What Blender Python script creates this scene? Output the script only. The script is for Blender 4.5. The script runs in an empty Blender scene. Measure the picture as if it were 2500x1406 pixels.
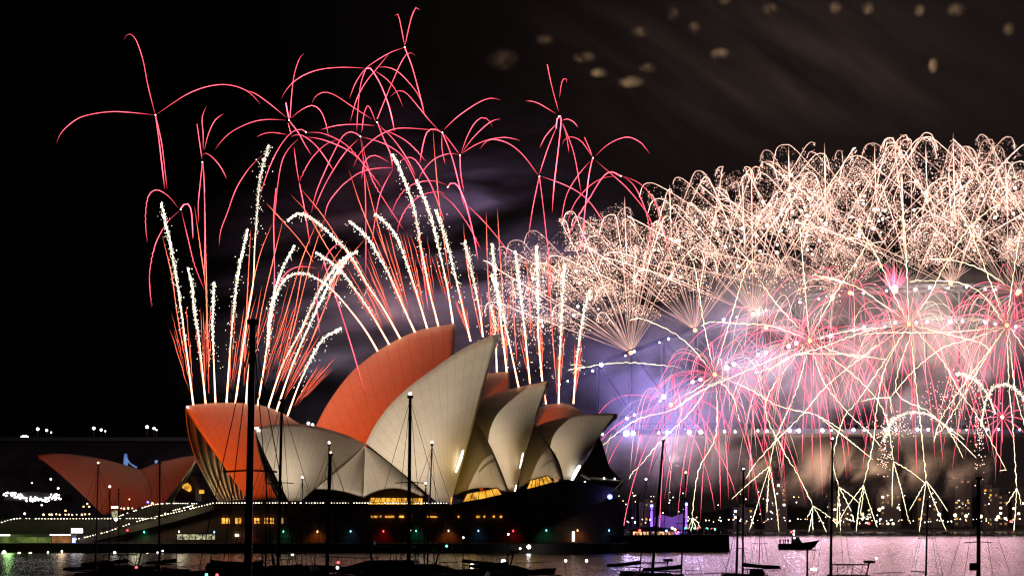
import bpy, math, random
from mathutils import Vector

# ------------------------------------------------------------------ scene, camera, sky, exposure
scene = bpy.context.scene
COL = scene.collection
FPX, CAMZ, HOR = 4600.0, 7.7, 1271.0        # focal length in photo pixels, eye height, horizon row
cam_d = bpy.data.cameras.new("camera")
cam = bpy.data.objects.new("camera", cam_d)
COL.objects.link(cam)
cam.location = (0, 0, CAMZ)
cam.rotation_euler = (math.radians(90), 0, 0)
cam_d.sensor_fit = 'HORIZONTAL'
cam_d.sensor_width = 36.0
cam_d.lens = 36.0 * FPX / 2500.0
cam_d.shift_y = (HOR - 703.0) / 2500.0
cam_d.clip_start = 1.0
cam_d.clip_end = 12000.0
scene.camera = cam

world = bpy.data.worlds.new("World")
scene.world = world
world.use_nodes = True
wn, wl = world.node_tree.nodes, world.node_tree.links
bg = wn["Background"]
wtc = wn.new("ShaderNodeTexCoord")
wsx = wn.new("ShaderNodeSeparateXYZ")
wl.new(wtc.outputs["Generated"], wsx.inputs[0])
wr = wn.new("ShaderNodeMapRange")               # city glow in the night sky, from the dark east to the lit harbour
wr.interpolation_type = 'SMOOTHSTEP'
wr.inputs["From Min"].default_value = -0.16
wr.inputs["From Max"].default_value = 0.24
wl.new(wsx.outputs["X"], wr.inputs["Value"])
wramp = wn.new("ShaderNodeMix")
wramp.data_type = 'RGBA'
wl.new(wr.outputs["Result"], wramp.inputs["Factor"])
wramp.inputs["A"].default_value = (0.0006, 0.0004, 0.0004, 1)
wramp.inputs["B"].default_value = (0.0105, 0.0068, 0.0066, 1)
wl.new(wramp.outputs["Result"], bg.inputs["Color"])
bg.inputs["Strength"].default_value = 1.0

sun_d = bpy.data.lights.new("moonlight", 'SUN')
sun_d.energy = 0.006
sun_d.angle = math.radians(0.5)
sun = bpy.data.objects.new("moonlight", sun_d)
COL.objects.link(sun)
sun.rotation_euler = (math.radians(40), 0, math.radians(35))

scene.view_settings.view_transform = 'Standard'
scene.view_settings.look = 'None'
scene.view_settings.exposure = 0.0
scene.view_settings.gamma = 1.0
cy = scene.cycles
cy.use_denoising = True
cy.sample_clamp_indirect = 4.0
cy.max_bounces = 5
cy.diffuse_bounces = 2
cy.glossy_bounces = 3
cy.volume_bounces = 0
cy.transparent_max_bounces = 12
cy.caustics_reflective = False
cy.caustics_refractive = False
cy.volume_step_rate = 2.0
cy.volume_max_steps = 96
cy.filter_width = 1.25
TAU = math.tau
R = random.Random(7)


# ------------------------------------------------------------------ helpers: projection
def P(px, py, d):
    """The point of the place that the photo shows at (px, py), d metres away."""
    return Vector(((px - 1250.0) / FPX * d, d, CAMZ + (HOR - py) / FPX * d))


class Axis:
    """A vertical plane through a hall's ridge; off shifts it towards the water."""
    def __init__(s, px, d, deg):
        a = math.radians(deg)
        s.o = P(px, HOR, d)
        s.u = Vector((math.cos(a), math.sin(a), 0))
        s.n = Vector((math.sin(a), -math.cos(a), 0))

    def at(s, px, py, off=0.0):
        k = (px - 1250.0) / FPX
        o = s.o + s.n * off
        d = (o.x * s.u.y - o.y * s.u.x) / (k * s.u.y - s.u.x)
        return P(px, py, d)

    def mirror(s, p):
        q = Vector((p.x - s.o.x, p.y - s.o.y, 0))
        return p - s.n * (2 * q.dot(s.n))


def smooth(pts, n):
    """Catmull-Rom through pts, n samples spread by length."""
    m = len(pts)
    if m == 2:
        return [tuple(a + (b - a) * i / (n - 1) for a, b in zip(pts[0], pts[1])) for i in range(n)]
    dense = []
    for i in range(m - 1):
        p0, p1, p2, p3 = pts[max(i - 1, 0)], pts[i], pts[i + 1], pts[min(i + 2, m - 1)]
        for j in range(12):
            t = j / 12
            dense.append(tuple(0.5 * (2 * b + (c - a) * t + (2 * a - 5 * b + 4 * c - d) * t * t + (3 * b - a - 3 * c + d) * t ** 3)
                               for a, b, c, d in zip(p0, p1, p2, p3)))
    dense.append(tuple(pts[-1]))
    acc = [0.0]
    for a, b in zip(dense, dense[1:]):
        acc.append(acc[-1] + math.dist(a, b))
    out, k = [], 0
    for i in range(n):
        s = acc[-1] * i / (n - 1)
        while k < len(acc) - 2 and acc[k + 1] < s:
            k += 1
        f = (s - acc[k]) / max(acc[k + 1] - acc[k], 1e-9)
        out.append(tuple(a + (b - a) * f for a, b in zip(dense[k], dense[k + 1])))
    return out


# ------------------------------------------------------------------ helpers: things and meshes
def tag(o, label=None, cat=None, group=None, kind=None):
    if label: o["label"] = label
    if cat: o["category"] = cat
    if group: o["group"] = group
    if kind: o["kind"] = kind
    return o


def thing(name, label, cat, loc=(0, 0, 0), group=None, rz=0.0):
    o = bpy.data.objects.new(name, None)
    o.empty_display_size = 0.5
    COL.objects.link(o)
    o.location = loc
    o.rotation_euler = (0, 0, rz)
    return tag(o, label, cat, group)


class MB:
    """Collects shapes and links them as ONE mesh object."""
    def __init__(s):
        s.v, s.f, s.h, s.uv, s.mi = [], [], [], {}, []

    def add(s, vs, fs, heat=1.0, mi=0):
        b = len(s.v)
        s.v += [tuple(v) for v in vs]
        s.h += heat if isinstance(heat, list) else [heat] * len(vs)
        s.f += [tuple(b + i for i in f) for f in fs]
        s.mi += [mi] * len(fs)
        return b

    def box(s, lo, hi, mi=0):
        (a, b, c), (d, e, f) = lo, hi
        return s.add([(a, b, c), (d, b, c), (d, e, c), (a, e, c), (a, b, f), (d, b, f), (d, e, f), (a, e, f)],
                     [(0, 3, 2, 1), (4, 5, 6, 7), (0, 1, 5, 4), (1, 2, 6, 5), (2, 3, 7, 6), (3, 0, 4, 7)], 1.0, mi)

    def prism(s, pts, d0, d1, mi=0):
        """A photo outline (px, py) standing at depth d0 and reaching back to d1 with the same size."""
        a = [P(x, y, d0) for x, y in pts]
        n = len(a)
        b = [Vector((p.x, d1, p.z)) for p in a]
        fs = [tuple(range(n)), tuple(reversed(range(n, 2 * n)))]
        fs += [(i, n + i, n + (i + 1) % n, (i + 1) % n) for i in range(n)]
        return s.add(a + b, fs, 1.0, mi)

    def tube(s, pts, r, heat=1.0, sides=5, caps=True, mi=0):
        n = len(pts)
        pts = [Vector(p) for p in pts]
        vs, hs = [], []
        ref = Vector((0, 1, 0))
        for i, p in enumerate(pts):
            t = pts[min(i + 1, n - 1)] - pts[max(i - 1, 0)]
            t = t.normalized() if t.length > 1e-9 else Vector((0, 0, 1))
            a = t.cross(ref)
            if a.length < 1e-3:
                a = t.cross(Vector((1, 0, 0)))
            a.normalize()
            b = t.cross(a)
            rr = r[i] if isinstance(r, list) else r
            hh = heat[i] if isinstance(heat, list) else heat
            for k in range(sides):
                w = TAU * k / sides
                vs.append(p + a * (rr * math.cos(w)) + b * (rr * math.sin(w)))
                hs.append(hh)
        fs = []
        for i in range(n - 1):
            for k in range(sides):
                k2 = (k + 1) % sides
                fs.append((i * sides + k, i * sides + k2, (i + 1) * sides + k2, (i + 1) * sides + k))
        if caps:
            fs.append(tuple(reversed(range(sides))))
            fs.append(tuple((n - 1) * sides + k for k in range(sides)))
        return s.add(vs, fs, hs, mi)

    def ball(s, c, r, heat=1.0, nu=8, nv=6, sq=(1, 1, 1)):
        vs = [(c[0], c[1], c[2] + r * sq[2])]
        for j in range(1, nv):
            a = math.pi * j / nv
            for i in range(nu):
                w = TAU * i / nu
                vs.append((c[0] + r * sq[0] * math.sin(a) * math.cos(w), c[1] + r * sq[1] * math.sin(a) * math.sin(w), c[2] + r * sq[2] * math.cos(a)))
        vs.append((c[0], c[1], c[2] - r * sq[2]))
        fs = [(0, 1 + i, 1 + (i + 1) % nu) for i in range(nu)]
        for j in range(nv - 2):
            for i in range(nu):
                a, b = 1 + j * nu + i, 1 + j * nu + (i + 1) % nu
                fs.append((a, a + nu, b + nu, b))
        e = len(vs) - 1
        fs += [(e, 1 + (nv - 2) * nu + (i + 1) % nu, 1 + (nv - 2) * nu + i) for i in range(nu)]
        return s.add(vs, fs, heat)

    def spark(s, c, r, heat=1.0):
        x, y, z = c
        return s.add([(x, y, z + r * 1.2), (x + r, y - r * .6, z - r * .6), (x - r, y - r * .6, z - r * .6), (x, y + r, z - r * .6)],
                     [(0, 2, 1), (0, 1, 3), (0, 3, 2), (1, 2, 3)], heat)

    def build(s, name, mats, parent=None, heat=False, smooth_=False):
        loc = parent.location.copy() if parent is not None else Vector((0, 0, 0))
        pp = parent
        off = Vector((0, 0, 0))
        while pp is not None:
            off += pp.location
            pp = pp.parent
        me = bpy.data.meshes.new(name)
        me.from_pydata([(a - off.x, b - off.y, c - off.z) for a, b, c in s.v], [], s.f)
        for m in (mats if isinstance(mats, (list, tuple)) else [mats]):
            me.materials.append(m)
        if any(s.mi):
            me.polygons.foreach_set("material_index", s.mi)
        if heat:
            at = me.attributes.new("burn", 'FLOAT', 'POINT')
            at.data.foreach_set("value", s.h)
        if smooth_:
            me.polygons.foreach_set("use_smooth", [True] * len(me.polygons))
        me.update()
        o = bpy.data.objects.new(name, me)
        COL.objects.link(o)
        o.parent = parent
        return o


def copy_tree(o, parent=None):
    c = o.copy()
    COL.objects.link(c)
    c.parent = parent
    for ch in list(o.children):
        copy_tree(ch, c)
    return c


def lamp(name, kind, loc, energy, color, parent=None, radius=0.5, aim=None, cone=60, blend=0.5):
    d = bpy.data.lights.new(name, kind)
    d.energy = energy
    d.color = color
    d.shadow_soft_size = radius
    if kind == 'SPOT':
        d.spot_size = math.radians(cone)
        d.spot_blend = blend
    o = bpy.data.objects.new(name, d)
    COL.objects.link(o)
    o.location = loc
    if parent is not None:
        off = Vector((0, 0, 0))
        pp = parent
        while pp is not None:
            off += pp.location
            pp = pp.parent
        o.parent = parent
        o.location = Vector(loc) - off
    if aim is not None:
        o.rotation_euler = (Vector(aim) - Vector(loc)).to_track_quat('-Z', 'Y').to_euler()
    return o


ORD = ("first second third fourth fifth sixth seventh eighth ninth tenth eleventh twelfth thirteenth fourteenth fifteenth sixteenth "
       "seventeenth eighteenth nineteenth twentieth").split()
ORD += ["twenty-" + w for w in ORD[:9]]


# ------------------------------------------------------------------ materials
def mat(name, col, rough=0.6, metal=0.0, noise=0.0, nscale=1.0, bump=0.0, spec=0.4):
    m = bpy.data.materials.new(name)
    m.use_nodes = True
    nt = m.node_tree
    b = nt.nodes["Principled BSDF"]
    b.inputs["Base Color"].default_value = (*col, 1)
    b.inputs["Roughness"].default_value = rough
    b.inputs["Metallic"].default_value = metal
    b.inputs["Specular IOR Level"].default_value = spec
    if noise or bump:
        tc = nt.nodes.new("ShaderNodeTexCoord")
        nz = nt.nodes.new("ShaderNodeTexNoise")
        nz.inputs["Scale"].default_value = nscale
        nz.inputs["Detail"].default_value = 5
        nt.links.new(tc.outputs["Object"], nz.inputs["Vector"])
        if noise:
            mx = nt.nodes.new("ShaderNodeMix")
            mx.data_type = 'RGBA'
            nt.links.new(nz.outputs["Fac"], mx.inputs["Factor"])
            mx.inputs["A"].default_value = (*[c * (1 - noise) for c in col], 1)
            mx.inputs["B"].default_value = (*[min(1, c * (1 + noise)) for c in col], 1)
            nt.links.new(mx.outputs["Result"], b.inputs["Base Color"])
        if bump:
            bp = nt.nodes.new("ShaderNodeBump")
            bp.inputs["Strength"].default_value = bump
            nt.links.new(nz.outputs["Fac"], bp.inputs["Height"])
            nt.links.new(bp.outputs["Normal"], b.inputs["Normal"])
    return m


def glow(name, col, strength, heat=True, sample=False):
    """Burning stars and lamps: they give off light; heat is how hot each point burns."""
    m = bpy.data.materials.new(name)
    m.use_nodes = True
    nt = m.node_tree
    nt.nodes.remove(nt.nodes["Principled BSDF"])
    e = nt.nodes.new("ShaderNodeEmission")
    e.inputs["Color"].default_value = (*col, 1)
    e.inputs["Strength"].default_value = strength
    nt.links.new(e.outputs[0], nt.nodes["Material Output"].inputs["Surface"])
    if heat:
        a = nt.nodes.new("ShaderNodeAttribute")
        a.attribute_name = "burn"
        mu = nt.nodes.new("ShaderNodeMath")
        mu.operation = 'MULTIPLY'
        mu.inputs[1].default_value = strength
        nt.links.new(a.outputs["Fac"], mu.inputs[0])
        nt.links.new(mu.outputs[0], e.inputs["Strength"])
    m.cycles.emission_sampling = 'AUTO' if sample else 'NONE'
    return m


def tile_mat(name, col, ribs, rows):
    """Ceramic tile lids between the ribs of a shell: UV u runs along the ridge, v up each rib."""
    m = bpy.data.materials.new(name)
    m.use_nodes = True
    nt = m.node_tree
    L = nt.links
    b = nt.nodes["Principled BSDF"]
    b.inputs["Roughness"].default_value = 0.45
    b.inputs["Specular IOR Level"].default_value = 0.12
    uv = nt.nodes.new("ShaderNodeUVMap")
    uv.uv_map = "UVMap"
    sx = nt.nodes.new("ShaderNodeSeparateXYZ")
    L.new(uv.outputs[0], sx.inputs[0])

    def math_(op, a, bb=None, c=None):
        n = nt.nodes.new("ShaderNodeMath")
        n.operation = op
        for i, x in enumerate((a, bb, c)):
            if x is None: continue
            if isinstance(x, (int, float)): n.inputs[i].default_value = x
            else: L.new(x, n.inputs[i])
        return n.outputs[0]
    fu = math_('FRACT', math_('MULTIPLY', sx.outputs["X"], ribs))
    du = math_('ABSOLUTE', math_('SUBTRACT', fu, 0.5))                # 0.5 at a rib seam, 0 in a lid's middle
    seam = math_('GREATER_THAN', du, 0.465)
    vv = math_('ADD', math_('MULTIPLY', sx.outputs["Y"], rows), math_('MULTIPLY', du, 0.9))
    dv = math_('ABSOLUTE', math_('SUBTRACT', math_('FRACT', vv), 0.5))
    cross = math_('MULTIPLY', math_('GREATER_THAN', dv, 0.475), 0.28)
    line = math_('MAXIMUM', math_('MULTIPLY', seam, 0.3), cross)
    tc = nt.nodes.new("ShaderNodeTexCoord")
    nz = nt.nodes.new("ShaderNodeTexNoise")
    nz.inputs["Scale"].default_value = 0.12
    nz.inputs["Detail"].default_value = 6
    L.new(tc.outputs["Object"], nz.inputs["Vector"])
    mx0 = nt.nodes.new("ShaderNodeMix")
    mx0.data_type = 'RGBA'
    L.new(nz.outputs["Fac"], mx0.inputs["Factor"])
    mx0.inputs["A"].default_value = (*[c * 0.84 for c in col], 1)
    mx0.inputs["B"].default_value = (*[min(1, c * 1.1) for c in col], 1)
    mx = nt.nodes.new("ShaderNodeMix")
    mx.data_type = 'RGBA'
    L.new(line, mx.inputs["Factor"])
    L.new(mx0.outputs["Result"], mx.inputs["A"])
    mx.inputs["B"].default_value = (*[c * 0.35 for c in col], 1)
    L.new(mx.outputs["Result"], b.inputs["Base Color"])
    return m


def rib_mat(name, col, ribs):
    """The concrete ribs inside a shell, fanning up from its foot."""
    m = mat(name, col, 0.8)
    nt = m.node_tree
    L = nt.links
    uv = nt.nodes.new("ShaderNodeUVMap")
    uv.uv_map = "UVMap"
    sx = nt.nodes.new("ShaderNodeSeparateXYZ")
    L.new(uv.outputs[0], sx.inputs[0])
    a = nt.nodes.new("ShaderNodeMath"); a.operation = 'MULTIPLY'; a.inputs[1].default_value = ribs * TAU
    L.new(sx.outputs["X"], a.inputs[0])
    s = nt.nodes.new("ShaderNodeMath"); s.operation = 'SINE'
    L.new(a.outputs[0], s.inputs[0])
    bp = nt.nodes.new("ShaderNodeBump")
    bp.inputs["Strength"].default_value = 1.0
    bp.inputs["Distance"].default_value = 1.6
    L.new(s.outputs[0], bp.inputs["Height"])
    L.new(bp.outputs["Normal"], nt.nodes["Principled BSDF"].inputs["Normal"])
    g = nt.nodes.new("ShaderNodeMapRange")
    g.inputs["From Min"].default_value = -0.8
    g.inputs["From Max"].default_value = 0.4
    L.new(s.outputs[0], g.inputs["Value"])
    mx = nt.nodes.new("ShaderNodeMix")
    mx.data_type = 'RGBA'
    L.new(g.outputs["Result"], mx.inputs["Factor"])
    mx.inputs["A"].default_value = (*[c * 0.3 for c in col], 1)
    mx.inputs["B"].default_value = (*col, 1)
    L.new(mx.outputs["Result"], nt.nodes["Principled BSDF"].inputs["Base Color"])
    return m


def smoke_mat(name, density, col, nscale, lo, hi, stretch=(1, 1, 1), rot=0.0, aniso=0.0, detail=4.0, soft=1.0):
    """Powder smoke: an ellipsoid of uneven density in the box's own unit space."""
    m = bpy.data.materials.new(name)
    m.use_nodes = True
    nt = m.node_tree
    L = nt.links
    nt.nodes.remove(nt.nodes["Principled BSDF"])
    v = nt.nodes.new("ShaderNodeVolumePrincipled")
    v.inputs["Color"].default_value = (*col, 1)
    v.inputs["Anisotropy"].default_value = aniso
    L.new(v.outputs[0], nt.nodes["Material Output"].inputs["Volume"])
    tc = nt.nodes.new("ShaderNodeTexCoord")
    ln = nt.nodes.new("ShaderNodeVectorMath")
    ln.operation = 'LENGTH'
    L.new(tc.outputs["Object"], ln.inputs[0])
    fo = nt.nodes.new("ShaderNodeMapRange")
    fo.interpolation_type = 'SMOOTHSTEP'
    fo.inputs["From Min"].default_value = 1.0
    fo.inputs["From Max"].default_value = 1.0 - soft
    L.new(ln.outputs["Value"], fo.inputs["Value"])
    geo = nt.nodes.new("ShaderNodeNewGeometry")
    mp = nt.nodes.new("ShaderNodeMapping")
    mp.inputs["Rotation"].default_value = (0, math.radians(rot), 0)
    mp.vector_type = 'POINT'
    mp2 = nt.nodes.new("ShaderNodeMapping")
    mp2.inputs["Scale"].default_value = stretch
    L.new(geo.outputs["Position"], mp.inputs["Vector"])
    L.new(mp.outputs[0], mp2.inputs["Vector"])
    nz = nt.nodes.new("ShaderNodeTexNoise")
    nz.inputs["Scale"].default_value = nscale
    nz.inputs["Detail"].default_value = detail
    nz.inputs["Roughness"].default_value = 0.6
    nz.inputs["Distortion"].default_value = 0.4
    L.new(mp2.outputs[0], nz.inputs["Vector"])
    mr = nt.nodes.new("ShaderNodeMapRange")
    mr.interpolation_type = 'SMOOTHSTEP'
    mr.inputs["From Min"].default_value = lo
    mr.inputs["From Max"].default_value = hi
    mr.inputs["To Max"].default_value = density
    L.new(nz.outputs["Fac"], mr.inputs["Value"])
    mu = nt.nodes.new("ShaderNodeMath")
    mu.operation = 'MULTIPLY'
    L.new(mr.outputs["Result"], mu.inputs[0])
    L.new(fo.outputs["Result"], mu.inputs[1])
    L.new(mu.outputs[0], v.inputs["Density"])
    return m


M = {}
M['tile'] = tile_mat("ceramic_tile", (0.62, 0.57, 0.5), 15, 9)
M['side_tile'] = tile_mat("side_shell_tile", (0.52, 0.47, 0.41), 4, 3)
M['ribs'] = rib_mat("rib_concrete", (0.5, 0.45, 0.34), 11)
M['edge'] = mat("edge_concrete", (0.5, 0.47, 0.42), 0.7)
M['granite'] = mat("pink_granite", (0.09, 0.048, 0.034), 0.75, noise=0.25, nscale=0.6)
def joints(m, w_, h_, depth):
    """Stone panels: shallow joints between the blocks of a wall."""
    nt = m.node_tree
    L = nt.links
    tc = nt.nodes.new("ShaderNodeTexCoord")
    sp = nt.nodes.new("ShaderNodeSeparateXYZ")
    L.new(tc.outputs["Object"], sp.inputs[0])
    cb = nt.nodes.new("ShaderNodeCombineXYZ")
    L.new(sp.outputs["X"], cb.inputs["X"])
    L.new(sp.outputs["Z"], cb.inputs["Y"])
    br = nt.nodes.new("ShaderNodeTexBrick")
    br.inputs["Scale"].default_value = 1.0
    br.inputs["Brick Width"].default_value = w_
    br.inputs["Row Height"].default_value = h_
    br.inputs["Mortar Size"].default_value = 0.05
    br.inputs["Color1"].default_value = (1, 1, 1, 1)
    br.inputs["Color2"].default_value = (0.72, 0.72, 0.72, 1)
    br.inputs["Mortar"].default_value = (0.35, 0.35, 0.35, 1)
    L.new(cb.outputs[0], br.inputs["Vector"])
    b = nt.nodes["Principled BSDF"]
    src = b.inputs["Base Color"].links[0].from_socket
    mx = nt.nodes.new("ShaderNodeMix")
    mx.data_type = 'RGBA'
    mx.blend_type = 'MULTIPLY'
    mx.inputs["Factor"].default_value = 1.0
    L.new(src, mx.inputs["A"])
    L.new(br.outputs["Color"], mx.inputs["B"])
    L.new(mx.outputs["Result"], b.inputs["Base Color"])


joints(M['granite'], 1.6, 4.2, 0.05)
M['seawall'] = mat("seawall_stone", (0.05, 0.045, 0.042), 0.85, noise=0.3, nscale=0.5)
M['bronze'] = mat("bronze_glazing_frame", (0.05, 0.035, 0.025), 0.4, 0.6)
M['glass'] = mat("dark_foyer_glass", (0.02, 0.018, 0.016), 0.12, spec=0.6)
M['steel'] = mat("grey_bridge_steel", (0.025, 0.025, 0.028), 0.6, 0.2, noise=0.2, nscale=0.3)
M['deck_steel'] = mat("dark_deck_steel", (0.007, 0.007, 0.008), 0.8)
M['hull'] = mat("dark_hull_paint", (0.018, 0.018, 0.022), 0.35)
M['deck'] = mat("boat_deck", (0.03, 0.028, 0.028), 0.6)
M['spar'] = mat("dark_spar", (0.012, 0.012, 0.013), 0.5)
M['canvas'] = mat("boat_canvas", (0.02, 0.018, 0.02), 0.9, noise=0.3, nscale=3)
M['cabin_glass'] = mat("boat_window_glass", (0.01, 0.01, 0.012), 0.1)
M['land'] = mat("dark_bushland", (0.012, 0.013, 0.01), 0.95, noise=0.5, nscale=0.15, bump=0.6)
M['tower'] = mat("far_building_concrete", (0.075, 0.06, 0.055), 0.8, noise=0.25, nscale=0.1)
M['paving'] = mat("promenade_paving", (0.065, 0.056, 0.044), 0.8, noise=0.2, nscale=0.8)
M['person'] = mat("dark_clothing", (0.02, 0.018, 0.02), 0.9)
M['red'] = glow("red_star", (1.0, 0.085, 0.13), 4.4)
M['orange'] = glow("orange_star", (1.0, 0.15, 0.08), 3.6)
M['stem'] = glow("comet_stem", (1.0, 0.45, 0.27), 4.2)
M['white'] = glow("white_glitter", (1.0, 0.9, 0.68), 4.0)
M['gold'] = glow("gold_star", (1.0, 0.58, 0.46), 2.7)
M['glit'] = glow("gold_glitter", (1.0, 0.6, 0.48), 5.2)
M['yellow'] = glow("yellow_star", (1.0, 0.84, 0.5), 3.6)
M['pink'] = glow("pink_star", (1.0, 0.2, 0.33), 4.0)
M['rose'] = glow("rose_star", (1.0, 0.12, 0.2), 3.7)
M['flash'] = glow("star_flash", (1.0, 0.86, 0.62), 7.0, heat=False)
M['ember'] = glow("burst_ember", (1.0, 0.36, 0.1), 6.0, heat=False)
M['lamp_white'] = glow("lamp_white", (1.0, 0.95, 0.88), 7.0, heat=False)
M['lamp_cool'] = glow("lamp_cool", (0.72, 0.78, 1.0), 26.0, heat=False)
M['lamp_warm'] = glow("lamp_warm", (1.0, 0.62, 0.28), 6.0, heat=False)
M['lamp_cream'] = glow("lamp_cream", (1.0, 0.88, 0.62), 5.0, heat=False)
M['lamp_red'] = glow("lamp_red", (1.0, 0.06, 0.07), 6.0, heat=False)
M['lamp_teal'] = glow("lamp_teal", (0.1, 0.85, 0.62), 5.0, heat=False)
M['lamp_blue'] = glow("lamp_blue", (0.16, 0.55, 1.0), 5.0, heat=False)
M['lamp_deep'] = glow("lamp_deep_blue", (0.12, 0.16, 1.0), 9.0, heat=False)
M['violet_lit_glow'] = glow("violet_lit_glow", (0.3, 0.12, 1.0), 2.2, heat=False)


def window_mat(name, col, strength, scale, contrast=0.7):
    """A lit room behind glass, brighter and darker in patches."""
    m = glow(name, col, strength, heat=False)
    nt = m.node_tree
    tc = nt.nodes.new("ShaderNodeTexCoord")
    nz = nt.nodes.new("ShaderNodeTexNoise")
    nz.inputs["Scale"].default_value = scale
    nz.inputs["Detail"].default_value = 3
    nt.links.new(tc.outputs["Object"], nz.inputs["Vector"])
    mr = nt.nodes.new("ShaderNodeMapRange")
    mr.inputs["From Min"].default_value = 0.36
    mr.inputs["From Max"].default_value = 0.64
    mr.inputs["To Min"].default_value = strength * (1 - contrast)
    mr.inputs["To Max"].default_value = strength * (1 + contrast)
    nt.links.new(nz.outputs["Fac"], mr.inputs["Value"])
    nt.links.new(mr.outputs["Result"], [n for n in nt.nodes if n.type == 'EMISSION'][0].inputs["Strength"])
    return m


M['room_amber'] = window_mat("amber_room", (1.0, 0.42, 0.06), 0.95, 0.8, 0.85)
M['room_gold'] = window_mat("golden_foyer", (1.0, 0.46, 0.05), 0.9, 0.5, 0.6)
M['room_pale'] = window_mat("pale_shop", (0.9, 0.85, 0.5), 0.42, 1.2, 0.8)
M['room_green'] = window_mat("green_stall", (0.36, 0.5, 0.12), 0.24, 0.4, 0.5)
M['room_tan'] = window_mat("tan_stall", (0.8, 0.33, 0.1), 0.3, 0.5, 0.5)
M['room_tent'] = window_mat("tent_glow", (1.0, 0.5, 0.22), 1.1, 0.7, 0.8)
M['room_dim'] = window_mat("dim_room", (1.0, 0.55, 0.25), 0.28, 1.0, 0.5)

# ------------------------------------------------------------------ water and land (the setting)
wm = bpy.data.materials.new("harbour_water")
wm.use_nodes = True
nt = wm.node_tree
wb = nt.nodes["Principled BSDF"]
wb.inputs["Base Color"].default_value = (0.012, 0.013, 0.018, 1)
wb.inputs["Roughness"].default_value = 0.26
wb.inputs["IOR"].default_value = 1.34
wb.inputs["Specular IOR Level"].default_value = 0.6
wt = nt.nodes.new("ShaderNodeTexCoord")
prev = None
for sc_, st, dist in (((0.04, 0.4, 1), 0.6, 1.1), ((0.35, 1.6, 1), 0.55, 0.35), ((1.6, 5.0, 1), 0.22, 0.1)):
    mp = nt.nodes.new("ShaderNodeMapping")
    mp.inputs["Scale"].default_value = sc_
    nt.links.new(wt.outputs["Object"], mp.inputs["Vector"])
    nz = nt.nodes.new("ShaderNodeTexNoise")
    nz.inputs["Scale"].default_value = 0.6
    nz.inputs["Detail"].default_value = 3
    nt.links.new(mp.outputs[0], nz.inputs["Vector"])
    bp = nt.nodes.new("ShaderNodeBump")
    bp.inputs["Strength"].default_value = st
    bp.inputs["Distance"].default_value = dist
    nt.links.new(nz.outputs["Fac"], bp.inputs["Height"])
    if prev is not None:
        nt.links.new(prev.outputs["Normal"], bp.inputs["Normal"])
    prev = bp
nt.links.new(prev.outputs["Normal"], wb.inputs["Normal"])
w = MB()
w.add([(-2500, -300, 0), (2500, -300, 0), (2500, 6000, 0), (-2500, 6000, 0)], [(0, 1, 2, 3)])
tag(w.build("water", wm), kind="structure")

# the point the hall stands on: a low stone-walled broadwalk
b = MB()
x0, x1 = -700, P(1492, HOR, 452).x
b.add([(x0, 470, -3), (P(-40, HOR, 462).x, 462, -3), (P(430, HOR, 455).x, 455, -3), (x1, 448, -3), (x1 + 6, 470, -3), (x1 + 20, 660, -3), (x0, 700, -3),
       (x0, 470, 2.3), (P(-40, HOR, 462).x, 462, 2.3), (P(430, HOR, 455).x, 455, 2.3), (x1, 448, 2.3), (x1 + 6, 470, 2.3), (x1 + 20, 660, 2.3), (x0, 700, 2.3)],
      [(7, 8, 9, 10, 11, 12, 13)] + [(i, (i + 1) % 7, 7 + (i + 1) % 7, 7 + i) for i in range(7)])
tag(b.build("ground", M['seawall']), kind="structure")
b = MB()                                           # the low quay that runs out past the north end
b.prism([(1486, 1306), (1780, 1304), (1782, 1348), (1486, 1352)], 474, 490)
tag(b.build("quay", M['seawall']), kind="structure")


def ridge_land(name, outline, d0, d1, base=0.0):
    """A dark wooded rise: an uneven crest from the photo outline, falling to both sides."""
    b = MB()
    o = smooth(outline, 60)
    vs = []
    for x, y in o:
        p = P(x, y, (d0 + d1) / 2)
        vs += [(P(x, HOR, d0).x, d0, base - 2), (p.x, d0 + (d1 - d0) * 0.25, base + (p.z - base) * (0.6 + 0.12 * R.random())), (p.x, (d0 + d1) / 2, p.z * (0.97 + 0.05 * R.random())),
               (p.x, d1, base - 2)]
    fs = []
    for i in range(len(o) - 1):
        for k in range(3):
            fs.append((i * 4 + k, (i + 1) * 4 + k, (i + 1) * 4 + k + 1, i * 4 + k + 1))
    b.add(vs, fs)
    return tag(b.build(name, M['land']), kind="structure")


ridge_land("hill", [(1400, 1262), (1560, 1240), (1700, 1252), (1850, 1228), (2000, 1240), (2150, 1215), (2300, 1222), (2420, 1205), (2560, 1215), (2800, 1222)], 1384, 1900)
ridge_land("hill", [(-500, 1080), (-100, 1070), (60, 1072), (200, 1075), (420, 1073), (640, 1090), (900, 1160), (1200, 1240)], 760, 1100)
b = MB()
b.box((P(1380, HOR, 1384).x, 1380, -3), (P(3300, HOR, 1384).x, 1388, 1.6))
tag(b.build("shore", M['seawall']), kind="structure")

# ------------------------------------------------------------------ the opera house
opera = thing("opera_house", "shell-roofed opera house on its dark podium, shells lit cream and orange", "opera house", P(900, HOR, 520))
opera.location.z = 2.3
WHITE, ORANGE, LOW = [], [], []                    # which shells each bank of floodlights is masked to
AX_W = Axis(900, 505, 11)
AX_O = Axis(900, 575, 20)
AX_R = Axis(300, 575, 4)


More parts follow.
